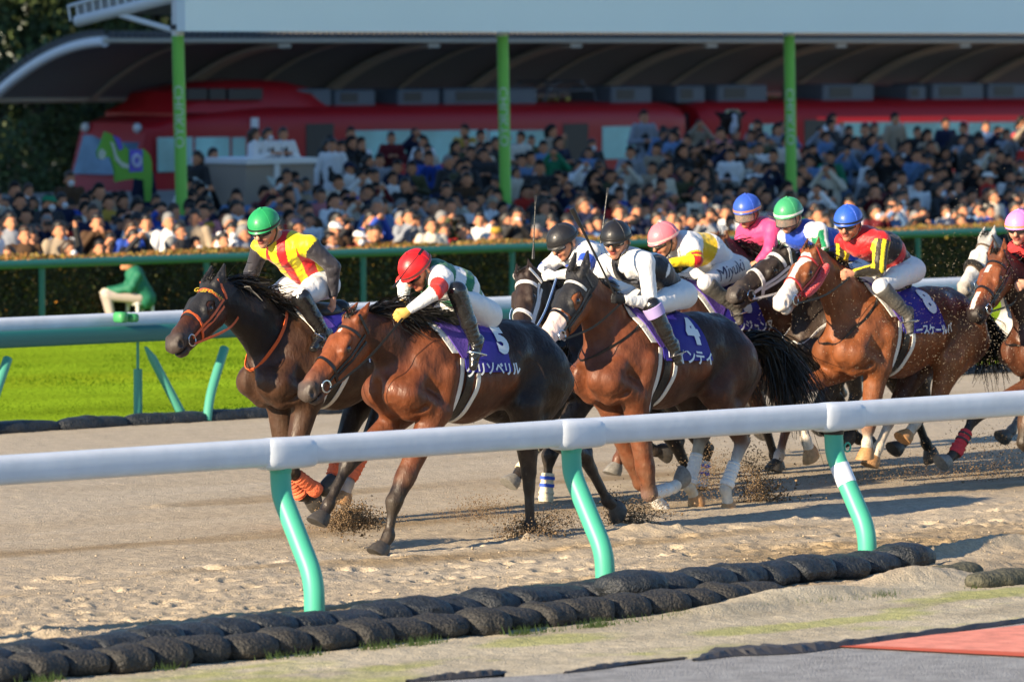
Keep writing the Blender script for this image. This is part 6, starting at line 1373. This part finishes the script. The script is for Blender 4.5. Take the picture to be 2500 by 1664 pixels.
# horse-head mask held up in the crowd
P_ = PY(1784,300,73.2); hm0 = empty('horse_head_mask', tuple(P_)); tag(hm0, 'dark horse head mask with a white blaze raised above the crowd', 'mask')
Fh = Field(.02); z0 = P_[2]; o = P_
K_ = lambda x_, z: np.array((o[0]+x_*.9, o[1]+x_*-.35, z0+z))
Fh.cone(K_(0,.06),K_(0,-.1),.2,.14,1,None,(.02,.012,.01),.04)
for q in (-1,1): Fh.cone(K_(q*.17,.12),K_(q*.33,.2),.07,.02,1,None,(.015,.01,.01),.03); Fh.cone(K_(q*.12,-.02),K_(q*.13,-.1),.1,.08,1,None,(.02,.012,.01),.03)
Fh.cone(K_(0,.12)+np.array((-.06,-.15,0)),K_(0,.0)+np.array((-.06,-.16,0)),.05,.05,1,None,(.5,.52,.6),.01).cone(K_(0,-.06)+np.array((-.06,-.16,0)),K_(0,-.16)+np.array((-.06,-.12,0)),.07,.06,1,None,(.5,.52,.6),.01)
Fh.build(); Fh.mesh('head', [CROWDM], hm0, col=Fh.colors((.02,.012,.01), hard=True))
m_ = MB()
for i_ in range(9): m_.sphere(K_(-.12+.03*i_, .2+.02*math.sin(i_*2))+np.array((-.03,-.08,0)), .035, 8, 5)
m_.build('flower_wreath', [mat('flowers', (.5,.5,.3), rough=.8, var=.4, vscale=20)], hm0)
m_ = MB(); m_.tube([K_(0,-.2),K_(0,-1.2)], .02, 8); m_.build('pole', [LEATHER], hm0)
# ------------------------------------------------------------------ sand thrown up by the hooves
def clods(name, label, specs, mt, seed):
    r = np.random.default_rng(seed); ico = np.array([(0,0,1),(.9,0,-.4),(-.45,.8,-.4),(-.45,-.8,-.4),(.3,.5,.6)]); fc = np.array([(0,1,4),(0,4,2),(0,2,3),(0,3,1),(1,3,2),(1,2,4)])
    V = []; F_ = []; C = []; n0 = 0
    for (a, b, Y, n, sx, sy, sz_, size, lean) in specs:
        n = int(n*2.6); size = size*.72
        c = PY(a, b, Y); q = r.normal(size=(n,3))*np.array((sx,sy,sz_)); q[:,0] += lean*q[:,2]; P = c+q; P = P[P[:,2] > .0]; k = len(P); s_ = np.abs(r.normal(size, size*.5, k))+.0015
        rot = r.normal(size=(k,3,3)); rot, _ = np.linalg.qr(rot); vv = np.einsum('kij,vj->kvi', rot, ico)*s_[:, None, None]+P[:, None]
        V.append(vv.reshape(-1,3)); F_.append((fc[None]+(np.arange(k)*5)[:, None, None]+n0).reshape(-1,3)); n0 += 5*k; C.append(np.repeat(np.array((.2,.14,.085))*r.uniform(.5,1.5,(k,1)), 5, 0))
    return tag(pydata(name, np.concatenate(V), np.concatenate(F_), [mt], None, False, col=np.concatenate(C)), label, 'flying sand', kind='stuff')
SPR = mat('flying_sand', rough=.95, attr=True, spec=.1)
clods('sand_spray', 'damp clods and grains of sand kicked up by the galloping hooves', [
 (850,1262,29.5,1500,.09,.09,.05,.0055,0),(870,1275,29.5,700,.16,.08,.02,.005,0),(1290,1300,29.1,1100,.12,.1,.06,.005,.3),(1350,1270,29.3,500,.15,.1,.05,.004,0),
 (1180,1245,29.8,500,.12,.1,.06,.004,0),(1130,1255,29.8,250,.2,.1,.03,.003,0),(1540,1270,29.4,900,.1,.1,.06,.0055,0),(1500,1250,29.4,300,.05,.05,.08,.005,0),
 (1620,1290,29.9,1500,.18,.12,.05,.0055,0),(1850,1190,30.2,1300,.09,.1,.15,.0055,-.3),(1870,1260,30.2,900,.14,.1,.08,.005,0),(1950,1270,30.1,1300,.16,.1,.07,.0055,0),(1720,1170,30.6,900,.12,.1,.12,.0045,0),
 (2230,1240,30.6,4200,.28,.12,.055,.008,0),(2340,1255,30.5,1000,.10,.08,.05,.009,0),(2150,1165,31,700,.5,.2,.09,.004,0),(2300,1180,31,1200,.5,.2,.1,.004,0),(2420,1190,30.6,900,.25,.15,.09,.006,0),(2420,1100,31,500,.3,.2,.12,.0045,0),
 (1580,1235,29.8,260,.12,.1,.05,.004,0),(2000,1000,31.0,350,.7,.3,.3,.0022,0),(2300,1235,30.5,260,.3,.12,.06,.016,0),(860,1266,29.5,60,.09,.08,.05,.014,0),(1870,1230,30.2,120,.12,.1,.12,.013,0),(1300,1295,29.1,60,.12,.1,.06,.013,0),(1640,1280,29.9,120,.18,.12,.05,.013,0),(1960,1268,30.1,120,.16,.1,.07,.013,0)], SPR, 9)
clods('sand_spray', 'fine pale grains flung across the horses on the right', [(2200,820,30.3,420,.7,.25,.45,.0017,0),(2400,820,29.9,420,.4,.2,.45,.0018,0),(2250,600,30.6,60,.9,.3,.3,.0014,0),(1900,780,30.6,120,.5,.3,.4,.0014,0)], mat('dry_sand', (.5,.42,.3), rough=.9), 10)
